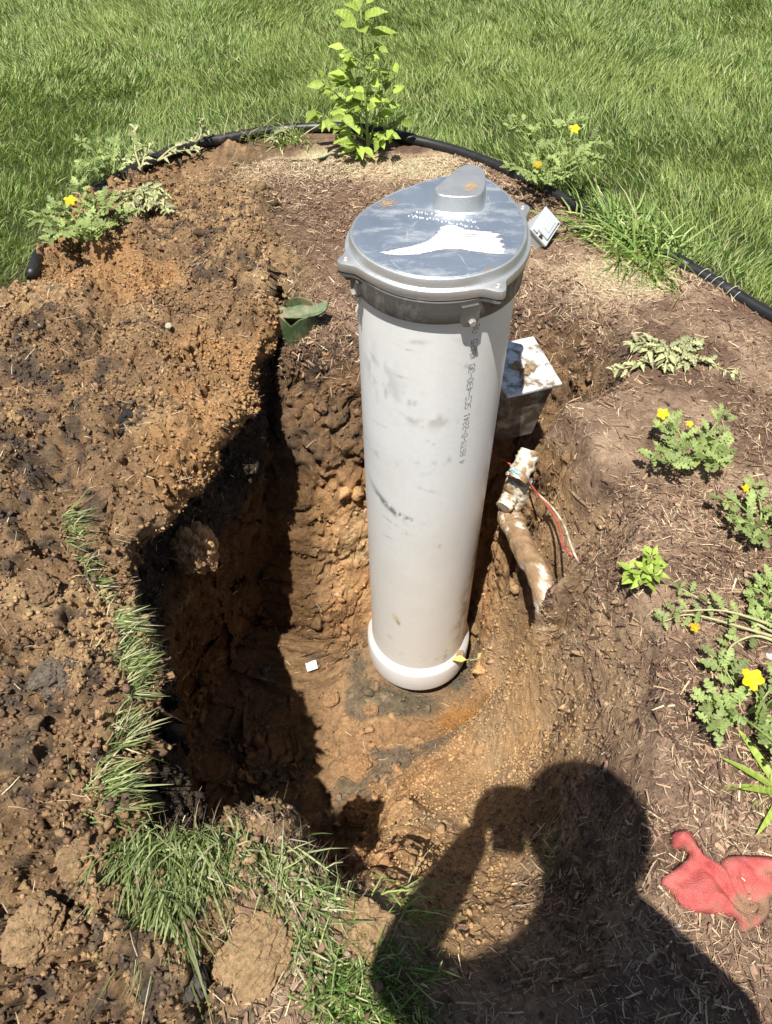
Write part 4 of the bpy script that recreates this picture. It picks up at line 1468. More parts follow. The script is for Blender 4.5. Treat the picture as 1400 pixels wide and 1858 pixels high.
clump_obj('sod_clump', [(225, 1550, .06), (300, 1562, .06), (370, 1550, .06)], 900, .10, .0038, (.05, -.75, .55), .9, 'thick green sod hanging toward the viewer at the near left pit edge', 'sod', SD, spread=.020, wts=(.18, .45, .3, .07))
clump_obj('sod_clump', [(300, 1620, .05), (310, 1660, .04)], 380, .11, .0036, (.02, -.85, .3), .8, 'long drooping green lock of grass below the thick sod', 'sod', SD, spread=.012, wts=(.22, .48, .25, .05), tilt=.18)
clump_obj('sod_clump', [(390, 1560, .06), (450, 1560, .06), (500, 1590, .05)], 560, .080, .0038, (.1, -.4, .7), .9, 'muddy sod in the middle of the near pit edge', 'sod', SD, spread=.024, wts=(.15, .38, .3, .17))
clump_obj('sod_clump', [(500, 1610, .05), (550, 1640, .04), (585, 1680, .02)], 560, .075, .0038, (.2, -.2, .8), .9, 'muddy sod toward the right end of the near pit edge', 'sod', SD, spread=.026, wts=(.15, .38, .3, .17))
clump_obj('turf_patch', [(570, 1740, .01), (630, 1770, .0), (690, 1800, .0), (600, 1830, .0), (700, 1860, .0)], 1500, .075, .0034, (.1, .0, .9), .8, 'green turf at the bottom edge where the person shadow begins', 'turf', spread=.038, wts=(.40, .38, .14, .08))
clump_obj('grass_clump', [(1075, 400, 0), (1120, 430, 0), (1160, 455, 0), (1195, 470, 0)], 700, .21, .0078, (-.1, .1, 1), .9, 'coarse green crabgrass spilling over the edging right of the cap', spread=.045, wts=(.12, .48, .35, .05), tilt=.6)
clump_obj('grass_clump', [(1130, 480, 0), (1180, 490, 0), (1210, 505, 0)], 300, .12, .0065, (-.2, -.6, .5), .9, 'pulled crabgrass lying on the mulch below the coarse clump', spread=.035, wts=(.1, .38, .35, .17), tilt=.6)
clump_obj('grass_clump', [(520, 262, 0), (545, 258, 0)], 120, .15, .0050, (.0, -.1, 1), .8, 'thin pale grass tuft left of the tall weed', spread=.03, wts=(.05, .3, .5, .15), tilt=.5)
clump_obj('grass_clump', [(400, 255, 0), (450, 250, 0), (480, 250, 0)], 90, .14, .0040, (.1, 0, 1), .7, 'tall pale grass stalks rising beside the left edging pipe', spread=.03, wts=(.0, .2, .5, .3), tilt=.35)
clump_obj('grass_clump', [(1180, 530, 0), (1215, 515, 0)], 120, .06, .0045, (0, -.2, 1), .8, 'low bright sprouts on the mulch below the crabgrass', spread=.018, wts=(.05, .4, .45, .1), tilt=.6)
clump_obj('grass_clump', [(700, 1660, -.05), (730, 1640, -.1)], 60, .09, .0030, (.4, -.1, .8), .9, 'few thin blades by the pit corner near the shadow', spread=.02, wts=(.1, .5, .3, .1), tilt=.5)
clump_obj('grass_clump', [(1005, 1545, -.2), (1018, 1556, -.2)], 110, .07, .0024, (.2, .1, .7), .9, 'dry grass wisps inside the head of the shadow', spread=.022, wts=(.1, .3, .1, .5), tilt=.6)
clump_obj('grass_clump', [(755, 900 + 620, -.4)], 60, .05, .0022, (0, -.1, .9), .9, 'dry straw tuft on the sandy bank by the pit corner', spread=.02, wts=(0, .05, .15, .8), tilt=.8)


# ------------------------------------------------------------------ leaves and weeds
def leaf_mesh(name, prof, curl=.25, fold=.25, wave=0.0, mat=None):
    vs, fs = [], []
    for i, (t, w) in enumerate(prof):
        zc = -curl * t * t
        wv = wave * math.sin(i * 2.1)
        vs += [(t, -w, zc + fold * w + wv), (t, 0, zc), (t, w, zc + fold * w - wv)]
    for i in range(len(prof) - 1):
        a = i * 3
        fs += [(a, a + 1, a + 4, a + 3), (a + 1, a + 2, a + 5, a + 4)]
    me = bpy.data.meshes.new(name)
    me.from_pydata(vs, [], fs)
    me.polygons.foreach_set('use_smooth', np.ones(len(fs), bool))
    me.materials.append(mat)
    return me


OV = [(0, .012), (.12, .015), (.22, .11), (.36, .20), (.5, .225), (.64, .19), (.78, .125), (.9, .06), (1, .004)]
LOB = [(0, .012), (.14, .018), (.20, .13), (.27, .19), (.33, .045), (.40, .18), (.50, .27), (.57, .06), (.64, .19), (.75, .24), (.81, .09), (.90, .14), (1, .015)]
STR = [(0, .02), (.15, .05), (.4, .065), (.7, .05), (.9, .025), (1, .002)]
PIG = [leaf_mesh('leaf', OV, .15, .25, .01, M['leaf_bright']), leaf_mesh('leaf', OV, .35, .4, .02, M['leaf_bright'])]
BUF = [leaf_mesh('leaf', LOB, .12, .15, .03, M['leaf_grey']), leaf_mesh('leaf', LOB, .35, .3, .05, M['leaf_grey'])]
WIL = [leaf_mesh('leaf', LOB, .5, .9, .08, M['leaf_wilt']), leaf_mesh('leaf', OV, .6, 1.1, .08, M['leaf_wilt'])]
BRD = [leaf_mesh('leaf', STR, .35, .5, .0, M['leaf_bright'])]
pet = bmesh.new()
cv = pet.verts.new((0, 0, 0))
pts_ = []
for k in range(20):
    a = 2 * math.pi * k / 20
    r = .62 + .38 * (.5 + .5 * math.cos(5 * a + .3 * math.sin(a))) ** .6 + .06 * math.sin(3 * a)
    pts_.append(pet.verts.new((r * math.cos(a), r * math.sin(a), .30 * r * r * (.4 + math.sin(2.5 * a) ** 2) + .08 * math.sin(2 * a))))
for k in range(20):
    pet.faces.new((cv, pts_[k], pts_[(k + 1) % 20]))
FLW = bpy.data.meshes.new('flower')
pet.to_mesh(FLW)
pet.free()
FLW.materials.append(M['petal'])


def put(me, name, parent, pos, d, nrm, size, roll=0.0):
    d = Vector(d).normalized()
    nv = Vector(nrm)
    s = nv.cross(d)
    if s.length < 1e-3:
        s = Vector((0, 1, 0)).cross(d)
    s.normalize()
    nv = d.cross(s).normalized()
    if roll:
        q = Quaternion(d, roll)
        s, nv = q @ s, q @ nv
    o = bpy.data.objects.new(name, me)
    COL.objects.link(o)
    o.parent = parent
    o.matrix_local = Matrix.Translation(Vector(pos)) @ Matrix((d, s, nv)).transposed().to_4x4() @ Matrix.Diagonal((size, size, size, 1))
    return o


def weed(name, base, stems, leaf_set, per, size, label, cat='weed', group='weeds in the mulch bed', stem_mat=None, rad=.0028, flowers=(), tip=3, up_bias=.7, petiole=.25):
    """stems: list of polylines relative to base; per: leaves per stem"""
    base = Vector(base)
    pl = thing(name, base, label, cat, group)
    for st_ in stems:
        pts = spline(st_, 4)
        bm = bmesh.new()
        tube_bm(bm, pts, [rad * (1 - .65 * i / (len(pts) - 1)) for i in range(len(pts))], 6)
        bm_obj('stem', bm, stem_mat or M['stem'], pl, True)
        nn = len(pts)
        for k in range(per):
            f = .18 + .82 * (k + random.uniform(.1, .9)) / per
            i = min(int(f * (nn - 1)), nn - 2)
            p = Vector(pts[i])
            tan = (Vector(pts[i + 1]) - p).normalized()
            az = k * 2.4 + random.uniform(-.5, .5)
            a = tan.cross(Vector((.3, .2, 1))).normalized()
            b2 = tan.cross(a)
            out = a * math.cos(az) + b2 * math.sin(az)
            out.z = abs(out.z) * .35 + up_bias * .25
            d = (out + tan * .45 + Vector((random.uniform(-.2, .2), random.uniform(-.2, .2), 0))).normalized()
            s = random.uniform(*size) * (1 - .35 * f)
            put(random.choice(leaf_set), 'leaf', pl, p + d * s * petiole * .3, d, Vector((random.uniform(-.45, .45), -.25 + random.uniform(-.4, .4), 1)), s, random.uniform(-.35, .35))
        for k in range(tip):
            az = k * 2 * math.pi / max(tip, 1) + random.uniform(0, 1)
            p = Vector(pts[-1])
            d = Vector((math.cos(az), math.sin(az), random.uniform(.3, 1.0)))
            put(random.choice(leaf_set), 'leaf', pl, p, d, Vector((0, -.2, 1)), random.uniform(*size) * .6)
    for (fx, fy, fz, s) in flowers:
        put(FLW, 'flower', pl, (fx, fy, fz), (1, random.uniform(-.4, .4), 0), (random.uniform(-.3, .3), -.5, 1), s)
    return pl


def g3(u, v):
    p = hit(u, v)
    return Vector((p[0], p[1], p[2] - .004))


def rstems(n, L, h, spread=1.0, az0=0, seed=0):
    rr = random.Random(seed)
    out = []
    for k in range(n):
        a = az0 + 2 * math.pi * k / n * spread + rr.uniform(-.4, .4)
        l = L * rr.uniform(.65, 1.1)
        hh = h * rr.uniform(.6, 1.15)
        out.append([(0, 0, 0), (l * .35 * math.cos(a), l * .35 * math.sin(a), hh * .6), (l * .75 * math.cos(a + .15), l * .75 * math.sin(a + .15), hh * .95), (l * math.cos(a + .2), l * math.sin(a + .2), hh * (1.0 + rr.uniform(-.2, .2)))])
    return out


# tall pigweed at the back of the bed
b0 = g3(668, 282)
stems = [[(0, 0, 0), (-.004, 0, .15), (-.008, .003, .32), (-.012, .0, .47)]]
pw = weed('pigweed_plant', b0, stems, PIG, 0, (.05, .08), 'tall bright green pigweed growing by the edging behind the cap', 'weed', None, rad=.0065, tip=0)
rr = random.Random(5)


def branch(z0, az, l, rise, nl, s0, s1):
    a, c = math.cos(az), math.sin(az)
    p0 = Vector((-.006, 0, z0))
    pts = spline([p0, p0 + Vector((a * l * .5, c * l * .5, rise * .45)), p0 + Vector((a * l, c * l, rise))], 5)
    bm = bmesh.new()
    tube_bm(bm, pts, [.0032 * (1 - .6 * i / len(pts)) for i in range(len(pts))], 6)
    bm_obj('branch', bm, M['stem'], pw, True)
    for k in range(nl):
        f = .3 + .7 * k / max(nl - 1, 1)
        p = Vector(pts[min(int(f * (len(pts) - 1)), len(pts) - 1)])
        az2 = az + rr.uniform(-1.5, 1.5)
        d = Vector((math.cos(az2), math.sin(az2), rr.uniform(-.1, .5)))
        put(rr.choice(PIG), 'leaf', pw, p, d, (rr.uniform(-.3, .3), -.6 + rr.uniform(-.3, .3), 1), rr.uniform(s0, s1), rr.uniform(-.4, .4))


for z0, az, l, rise, nl in ((.02, 1.2, .10, .08, 8), (.09, -2.4, .10, .09, 8), (.12, 1.7, .10, .10, 7), (.19, 2.2, .10, .09, 7), (.22, -2.6, .07, .07, 6), (.26, .9, .07, .06, 5), (.31, 3.2, .06, .05, 5), (.03, 2.9, .15, .10, 9), (.04, .3, .14, .07, 9), (.03, -1.9, .10, .06, 8), (.05, -.7, .12, .08, 8), (.06, 3.5, .18, .13, 9), (.08, 2.2, .12, .10, 7), (.10, .1, .09, .11, 6), (.13, 3.0, .15, .13, 8), (.15, .6, .14, .10, 5),
                            (.16, -1.4, .06, .07, 6), (.20, 3.3, .08, .08, 6), (.24, .0, .06, .05, 4), (.28, 2.7, .07, .06, 4), (.33, -.3, .05, .04, 3)):
    branch(z0, az, l, rise, nl, .045, .075)
for k in range(9):
    az = k * 2.4
    z0 = .40 + .009 * k
    d = Vector((math.cos(az), math.sin(az), .15 + .09 * k))
    put(PIG[k % 2], 'leaf', pw, Vector((-.010, 0, z0)) + d * .012, d, (0, -.7, 1), .105 - .005 * k, rr.uniform(-.3, .3))

BG = 'buffalobur weeds with lobed leaves'
weed('buffalobur_plant', g3(985, 352), rstems(11, .17, .19, seed=1), BUF, 12, (.042, .068), 'bushy lobed weed with yellow flowers right behind the cap', 'weed', BG, flowers=[(.065, -.01, .225, .018), (-.05, -.07, .14, .016)], petiole=.4)
weed('buffalobur_plant', g3(165, 455) + Vector((0, 0, .015)), rstems(12, .135, .12, seed=2), BUF, 12, (.042, .070), 'lobed weed with one yellow flower on the left edging pipe', 'weed', BG, flowers=[(-.01, .0, .155, .020)], petiole=.4)
weed('buffalobur_plant', g3(205, 330), rstems(8, .12, .11, spread=.8, az0=1.5, seed=3), BUF, 8, (.034, .054), 'small pale lobed weed on the lawn edge at upper left', 'weed', BG, petiole=.4)
weed('buffalobur_plant', g3(1240, 835), rstems(8, .12, .075, seed=4), BUF, 10, (.036, .060), 'dense lobed weed with yellow blooms right of the utility box', 'weed', BG, flowers=[(-.055, .075, .085, .015), (.0, .04, .085, .009)], petiole=.4)
weed('buffalobur_plant', g3(1375, 965), rstems(6, .10, .06, seed=5), BUF, 8, (.034, .056), 'lobed weed cut by the right edge below the dense one', 'weed', BG, flowers=[(-.03, .07, .07, .010)], petiole=.4)
weed('buffalobur_plant', g3(1345, 1300), rstems(7, .10, .06, seed=6), BUF, 10, (.036, .060), 'lobed weed with one large yellow flower at the right edge', 'weed', BG, flowers=[(.0, .035, .085, .021)], petiole=.4)
weed('buffalobur_plant', g3(1400, 1105), rstems(5, .06, .05, seed=7), BUF, 7, (.034, .056), 'small dark lobed weed at the right edge above the sprawling stems', 'weed', BG, petiole=.4)
b1 = g3(1405, 1165)
weed('sprawling_weed', b1, [[(0, 0, .02), (-.08, .02, .035), (-.16, .05, .03), (-.215, .04, .02)], [(0, .01, .02), (-.07, .05, .03), (-.13, .085, .03), (-.16, .12, .02)], [(0, -.01, .02), (-.05, .0, .03), (-.10, -.02, .025), (-.12, -.06, .02)], [(0, .02, .03), (-.1, .045, .05), (-.19, .055, .035)]],
     BUF, 6, (.030, .048), 'yellowish sprawling weed lying flat from the right edge', 'weed', BG, stem_mat=M['stem_wilt'], rad=.0035, flowers=[(-.165, .015, .04, .011)], petiole=.3)
weed('pigweed_seedling', g3(1158, 1062), rstems(5, .035, .075, seed=9), PIG, 6, (.03, .048), 'small bright green seedling alone on the mulch', 'weed', None, rad=.0022)
# wilted, pulled weeds
WG = 'wilted pulled weeds'
weed('wilted_weed', g3(1215, 655), [[(0, .03, .02), (-.05, .01, .04), (-.10, -.03, .02), (-.165, -.045, .012)], [(0, .03, .03), (.03, -.01, .04), (.09, -.03, .02), (.16, -.075, .012)], [(0, .03, .02), (-.02, -.01, .045), (-.03, -.05, .02)], [(0, .03, .02), (.02, .0, .04), (.03, -.04, .02)], [(0, .02, .02), (-.06, .045, .03), (-.10, .05, .02)], [(.0, .03, .02), (.05, .04, .03), (.09, .05, .02)]],
     WIL, 22, (.026, .046), 'wilted pulled weed lying flat on the mulch right of the casing', 'weed', WG, stem_mat=M['stem_wilt'], rad=.0038, up_bias=.2)
weed('wilted_weed', g3(262, 392) + Vector((0, 0, .02)), [[(-.03, .06, .02), (.02, .05, .05), (.07, .01, .05), (.095, -.05, .02)], [(-.03, .06, .02), (.0, .03, .05), (.04, -.03, .03)], [(-.03, .06, .02), (.03, .03, .045), (.08, -.03, .02)], [(-.03, .06, .02), (-.02, .0, .045), (-.01, -.05, .02)], [(-.03, .06, .02), (-.05, .02, .04), (-.06, -.03, .02)]],
     WIL, 24, (.028, .050), 'wilted grey-green weed heap beside the flowering left weed', 'weed', WG, stem_mat=M['stem_wilt'], rad=.0045, up_bias=.3)
weed('wilted_weed', g3(265, 300), [[(.0, -.07, .02), (-.02, -.02, .06), (-.03, .04, .08), (-.04, .09, .10)], [(.0, -.07, .02), (.01, -.01, .05), (.02, .05, .05)], [(0, -.07, .02), (-.05, -.03, .04), (-.09, .0, .03)]],
     WIL, 12, (.025, .045), 'wilted weed standing against the upper left edging', 'weed', WG, stem_mat=M['stem_wilt'], rad=.0045, up_bias=.3)
weed('wilted_weed', g3(320, 290), [[(-.06, -.04, .02), (.0, .0, .05), (.06, .05, .05), (.11, .10, .06)], [(-.06, -.04, .02), (.02, -.01, .04), (.09, .02, .03)], [(.05, .03, .02), (.09, .06, .06), (.10, .10, .10)]],
     WIL, 10, (.025, .045), 'long wilted weed trailing along the upper left edging', 'weed', WG, stem_mat=M['stem_wilt'], rad=.004, up_bias=.3)
weed('wilted_weed', g3(505, 262), [[(-.05, -.02, .02), (.0, .0, .04), (.06, .0, .02)], [(-.03, -.03, .02), (.02, .01, .05), (.04, .04, .04)]], WIL, 9, (.025, .045), 'small wilted weed on pale sand left of the tall pigweed', 'weed', WG, stem_mat=M['stem_wilt'], rad=.003, up_bias=.2)
# broad-bladed plant at the right edge
bp = g3(1415, 1440)
bpt = thing('broadleaf_plant', bp, 'plant with long strap leaves at the right edge above the rag', 'weed', None)
for az, el, l in ((3.0, .35, .085), (3.6, .25, .10), (4.0, .5, .075), (2.6, .5, .08), (3.3, .8, .07), (2.0, .4, .09), (.5, .5, .09), (5.2, .4, .09), (1.2, .7, .08)):
    d = Vector((math.cos(az) * math.cos(el), math.sin(az) * math.cos(el), math.sin(el)))
    put(BRD[0], 'leaf', bpt, d * .006 + Vector((0, 0, .004)), d, (0, 0, 1), l * 1.25, random.uniform(-.3, .3))
# yellow-green sprig by the foot of the casing
sp_ = Vector(hit(868, 1200))
sp_.z = gz(sp_.x, sp_.y) + .014
sg = thing('leaf_sprig', sp_, 'yellow-green sprig lying beside the casing foot', 'sprig')
bm = bmesh.new()
tube_bm(bm, [(-.03, -.004, .002), (0, 0, .006), (.045, .008, .003)], .0016, 5)
bm_obj('stem', bm, M['stem_wilt'], sg)
M['leaf_yellow'] = leaf_mat('yellow_green_leaf', (.50, .47, .16))
YL = leaf_mesh('leaf', OV, .1, .4, .02, M['leaf_yellow'])
for x, y, a, s in ((-.038, -.004, 3.1, .055), (-.006, 0, .9, .030), (.024, .004, -.4, .036), (.045, .008, .4, .042)):
    put(YL, 'leaf', sg, (x, y, .004), (math.cos(a), math.sin(a), .15), (0, 0, 1), s)
# ------------------------------------------------------------------ loose crumbs and mulch fibres
def ico(sub):
    bm = bmesh.new()
    bmesh.ops.create_icosphere(bm, subdivisions=sub, radius=1)
    v = np.array([x.co[:] for x in bm.verts])
    f = np.array([[y.index for y in x.verts] for x in bm.faces])
    bm.free()
    return v, f


def crumbs(name, prob, n, rmin, rmax, sub, label, bright=(.8, 1.18), power=2.4):
    w = prob * AREA * VIEW
    pick = RNG.choice(len(TV), n, p=w / w.sum())
    if sub == 0:
        v = np.array([(1, 0, 0), (-1, 0, 0), (0, 1, 0), (0, -1, 0), (0, 0, 1), (0, 0, -1)], float)
        f = np.array([(0, 2, 4), (2, 1, 4), (1, 3, 4), (3, 0, 4), (2, 0, 5), (1, 2, 5), (3, 1, 5), (0, 3, 5)])
    else:
        v, f = ico(sub)
    r = rmin + (rmax - rmin) * RNG.random(n) ** power
    ax = RNG.uniform(.5, 1.45, (n, 1, 3))
    rot = np.linalg.qr(RNG.normal(size=(n, 3, 3)))[0]
    nz1 = 1 + RNG.uniform(-.42, .42, (n, len(v), 1))
    bl = 1 + .30 * np.sin(v @ RNG.normal(0, 2.2, (3, n)) + RNG.uniform(0, 6, n)).T[..., None] if sub > 1 else 1
    nz1 = nz1 * bl
    P = (v[None] * ax * nz1) @ rot * r[:, None, None]
    ctr = TV[pick] + TN[pick] * (r * .12)[:, None] + RNG.normal(0, .002, (n, 3))
    V = (P + ctr[:, None, :]).reshape(-1, 3)
    T = (f[None] + (np.arange(n) * len(v))[:, None, None]).reshape(-1, 3)
    cc = TC[pick] * RNG.uniform(*bright, (n, 1)) * (1 + RNG.normal(0, .025, (n, 3)))
    cc = np.repeat(cc, len(v), 0)
    return tag(link(name, tri_mesh(name, V, T, np.clip(cc, .01, .9), smooth=False), M['crumb']), label, 'soil', kind='stuff')


not_pipe = np.hypot(TV[:, 0] - PX, TV[:, 1] - PY) > .19
cl = .25 + sstep(-.15, .3, fbm(TV[:, 0], TV[:, 1], TV[:, 2], 6, 3, 600))
crumbs('soil_crumbs', FS * (.30 + cl) * not_pipe, 80000, .0017, .0073, 0, 'loose soil crumbs on the spoil heaps', bright=(.7, 1.3), power=2.6)
crumbs('soil_lumps', FS * cl ** 2 * sstep(.2, -.4, TV[:, 0]) * not_pipe, 450, .006, .015, 2, 'larger soil lumps on the spoil heaps', power=2.6)
crumbs('pit_crumbs', FP * not_pipe * (.3 + cl), 17000, .0022, .0075, 0, 'loose crumbs on the pit walls and floor')
crumbs('pit_lumps', FP * cl * not_pipe * (.15 + sstep(.8, 1.0, FD)), 900, .006, .020, 2, 'larger lumps on the pit floor', power=2.4)
crumbs('bed_crumbs', (FM * cl + 2.2 * right_bank.ravel() * sstep(.02, .1, FD) + 1.5 * FP * (TV[:, 0] > .05) * (TV[:, 1] < 1.05)) * not_pipe, 14000, .0018, .0065, 0, 'small crumbs among the mulch')


sod_pts = np.array([hit(u, v)[:2] for u, v in ((140, 1005), (200, 1100), (222, 1235), (205, 1330), (195, 1450), (225, 1550), (300, 1570), (380, 1555), (450, 1560), (510, 1600), (585, 1680), (640, 1760))])
near_sod = np.exp(-(seg_dist(TV[:, 0], TV[:, 1], sod_pts) / .05) ** 2) * (FD < .1)
TV0 = TV
TV = TV + np.array([0, 0, .022])
crumbs('sod_crumbs', near_sod, 1100, .002, .008, 1, 'soil crumbs fallen into the torn sod', power=2.0)
TV = TV0


def fibres(name, prob, n, lmin, lmax, wmin, wmax, pal, wts, label, lift=.25, bend=.07):
    w = prob * AREA * VIEW
    pick = RNG.choice(len(TV), n, p=w / w.sum())
    p = TV[pick] + RNG.normal(0, .004, (n, 3)) * np.array([1, 1, 0])
    nn_ = TN[pick]
    t = RNG.normal(size=(n, 3))
    t = unit(t - nn_ * (t * nn_).sum(1, keepdims=True))
    t = unit(t + nn_ * RNG.normal(0, lift, (n, 1)))
    s = unit(np.cross(nn_ + RNG.normal(0, .4, (n, 3)), t))
    L = RNG.uniform(lmin, lmax, n)[:, None]
    W = RNG.uniform(wmin, wmax, n)[:, None]
    cv_ = s * RNG.normal(0, bend, (n, 1)) * L
    p = p + nn_ * RNG.uniform(.001, .007, (n, 1))
    V = np.stack([p - t * L / 2 - s * W / 2, p - t * L / 2 + s * W / 2, p + cv_ * .5 - s * W / 2, p + cv_ * .5 + s * W / 2, p + t * L / 2 - s * W / 4, p + t * L / 2 + s * W / 4], 1).reshape(-1, 3)
    if n > 30000:
        V = V.reshape(n, 6, 3)[:, [0, 1, 4, 5]].reshape(-1, 3)
        T = (np.array([[0, 1, 3], [0, 3, 2]])[None] + (np.arange(n) * 4)[:, None, None]).reshape(-1, 3)
        c = np.array(pal)[RNG.choice(len(pal), n, p=wts)] * RNG.uniform(.7, 1.3, (n, 1))
        return tag(link(name, tri_mesh(name, V, T, np.repeat(c, 4, 0)), M['fibre']), label, 'mulch', kind='stuff')
    T = np.array([[0, 1, 3], [0, 3, 2], [2, 3, 5], [2, 5, 4]])
    T = (T[None] + (np.arange(n) * 6)[:, None, None]).reshape(-1, 3)
    c = np.array(pal)[RNG.choice(len(pal), n, p=wts)] * RNG.uniform(.7, 1.3, (n, 1))
    return tag(link(name, tri_mesh(name, V, T, np.repeat(c, 6, 0)), M['fibre']), label, 'mulch', kind='stuff')


FIB = [(.60, .48, .32), (.42, .30, .19), (.21, .13, .085), (.085, .052, .037)]
mz = sstep(-.3, .25, fbm(TV[:, 0], TV[:, 1], 0 * TV[:, 0], 4, 3, 610)) + .25
fm = FM * mz * not_pipe
rampz = FP * (1 - sstep(.35, .8, FD)) * (TV[:, 0] > .1) * .5
fibres('mulch_fibres', fm + rampz * .5, 66000, .005, .024, .0006, .0016, FIB, [.17, .30, .33, .20], 'fine shredded bark and straw over the bed', lift=.16)
fibres('mulch_flakes', (fm + rampz * .2) * mz, 9000, .008, .026, .003, .0075, [(.25, .155, .105), (.17, .10, .07), (.095, .058, .042), (.35, .24, .16)], [.32, .32, .22, .14], 'flat dark bark flakes in the bed', lift=.22)
fibres('mulch_shreds', fm + rampz * .25, 8000, .014, .042, .0014, .0034, FIB, [.12, .28, .34, .26], 'coarser bark shreds in the bed', lift=.15)
fibres('straw_on_soil', FS + FP * .25, 2600, .012, .045, .0007, .0016, FIB[:3], [.6, .3, .1], 'thin straws and rootlets on the dug soil', lift=.3)
sandp = np.clip(sand, 0, 1).ravel() * IN_BED.ravel()
fibres('dry_grass_litter', sandp + 1e-6, 5000, .012, .040, .0008, .0018, FIB[:2], [.75, .25], 'pale dry grass litter by the edging', lift=.4)
# roots fringe under the overhanging sod
rt_p = np.array([at(u, v, .03) for u, v in ((270, 1528), (330, 1525), (400, 1512), (455, 1495), (510, 1540), (560, 1585), (600, 1635))])
n = 420
sg_ = RNG.integers(0, len(rt_p) - 1, n)
tt = RNG.random(n)[:, None]
rr0 = rt_p[sg_] * (1 - tt) + rt_p[sg_ + 1] * tt + RNG.normal(0, .008, (n, 3))
V, T, Cc = blades(rr0, unit(np.array([.15, .75, .25]) + RNG.normal(size=(n, 3)) * .55), RNG.uniform(.015, .05, n), RNG.uniform(.0007, .0014, n), RNG.uniform(.2, 1.1, n), unit(RNG.normal(size=(n, 3)) + np.array([0, 0, -.6])), np.array([.20, .15, .10]) * RNG.uniform(.5, 1.6, (n, 1)))
tag(link('root_fringe', tri_mesh('root_fringe', V, T, Cc), M['fibre']), 'fine brown roots fringing the cut sod', 'roots', kind='stuff')

# bark chips one can pick out
chip_px = [(1320, 1545, 70, 'bark chip standing between the strap leaves and the red rag'), (1388, 1722, 95, 'pale bark chip pointing down right below the red rag'), (1262, 1690, 80, 'bark chip by the white pebble below the red rag'),
           (1290, 1400, 60, 'bark chip on open mulch left of the strap-leaved plant'), (1130, 1320, 20, 'long bark chip on the mulch left of the large yellow flower'), (1210, 1232, -20, 'bark chip above the long one, right of the sandy bank'),
           (1060, 1190, -15, 'bark chip low on the bank right of the casing foot'), (1125, 1092, 15, 'bark chip just below the small green seedling'), (1250, 1012, -10, 'bark chip between seedling and right edge weed'),
           (1195, 588, -40, 'pale bark chip between crabgrass and wilted weed'), (1065, 622, 30, 'bark chip above and right of the white utility box'), (1300, 1850, 30, 'bark chip at the bottom edge right of the shadow'),
           (1240, 1780, -40, 'bark chip inside the shoulder of the shadow'), (1060, 1570, -35, 'bark chip inside the head of the shadow'), (1000, 1760, 60, 'bark chip inside the chest of the shadow'),
           (580, 512, 85, 'upright bark chip just above the green valve box')]
cm = bmesh.new()
rings_bm(cm, [[(-.5 + .02 * i, y * w, z) for y, z in ((-.5, 0), (.5, 0), (.42, 1), (-.45, .9))] for i, w in ((0, .5), (8, .95), (30, 1.05), (44, .8), (50, .35))])
CHIP = bpy.data.meshes.new('wood_chip')
bmesh.ops.recalc_face_normals(cm, faces=cm.faces)
cm.to_mesh(CHIP)
cm.free()
CHIP.materials.append(M['chip'])
for k, (u, v, a, lab) in enumerate(chip_px):
    o = bpy.data.objects.new('wood_chip', CHIP)
    COL.objects.link(o)
    p = hit(u, v)
    z = p[2]
    s = random.uniform(.030, .062)
    o.location = (p[0], p[1], z + .004)
    o.rotation_euler = (random.uniform(-.1, .1), random.uniform(-.12, .12), R(a))
    o.scale = (s, s * random.uniform(.16, .30), .003)
    tag(o, lab, 'wood chip', 'bark chips in the mulch')

# ------------------------------------------------------------------ the person taking the photo (casts the shadow at the lower right)
def skin_body(name, nodes, edges, root, mat, parent=None, sub=2):
    me = bpy.data.meshes.new(name)
    keys = list(nodes)
    me.from_pydata([nodes[k_][:3] for k_ in keys], [(keys.index(a), keys.index(b2)) for a, b2 in edges], [])
    o = link(name, me, None, parent)
    md = o.modifiers.new('skin', 'SKIN')
    md.use_smooth_shade = True
    sv = me.skin_vertices[0].data
    for i, k_ in enumerate(keys):
        r = nodes[k_][3]
        sv[i].radius = r if isinstance(r, tuple) else (r, r)
        sv[i].use_root = (k_ == root)
    sb = o.modifiers.new('sub', 'SUBSURF')
    sb.levels = sub
    sb.render_levels = sub
    me.materials.append(mat)
    return o


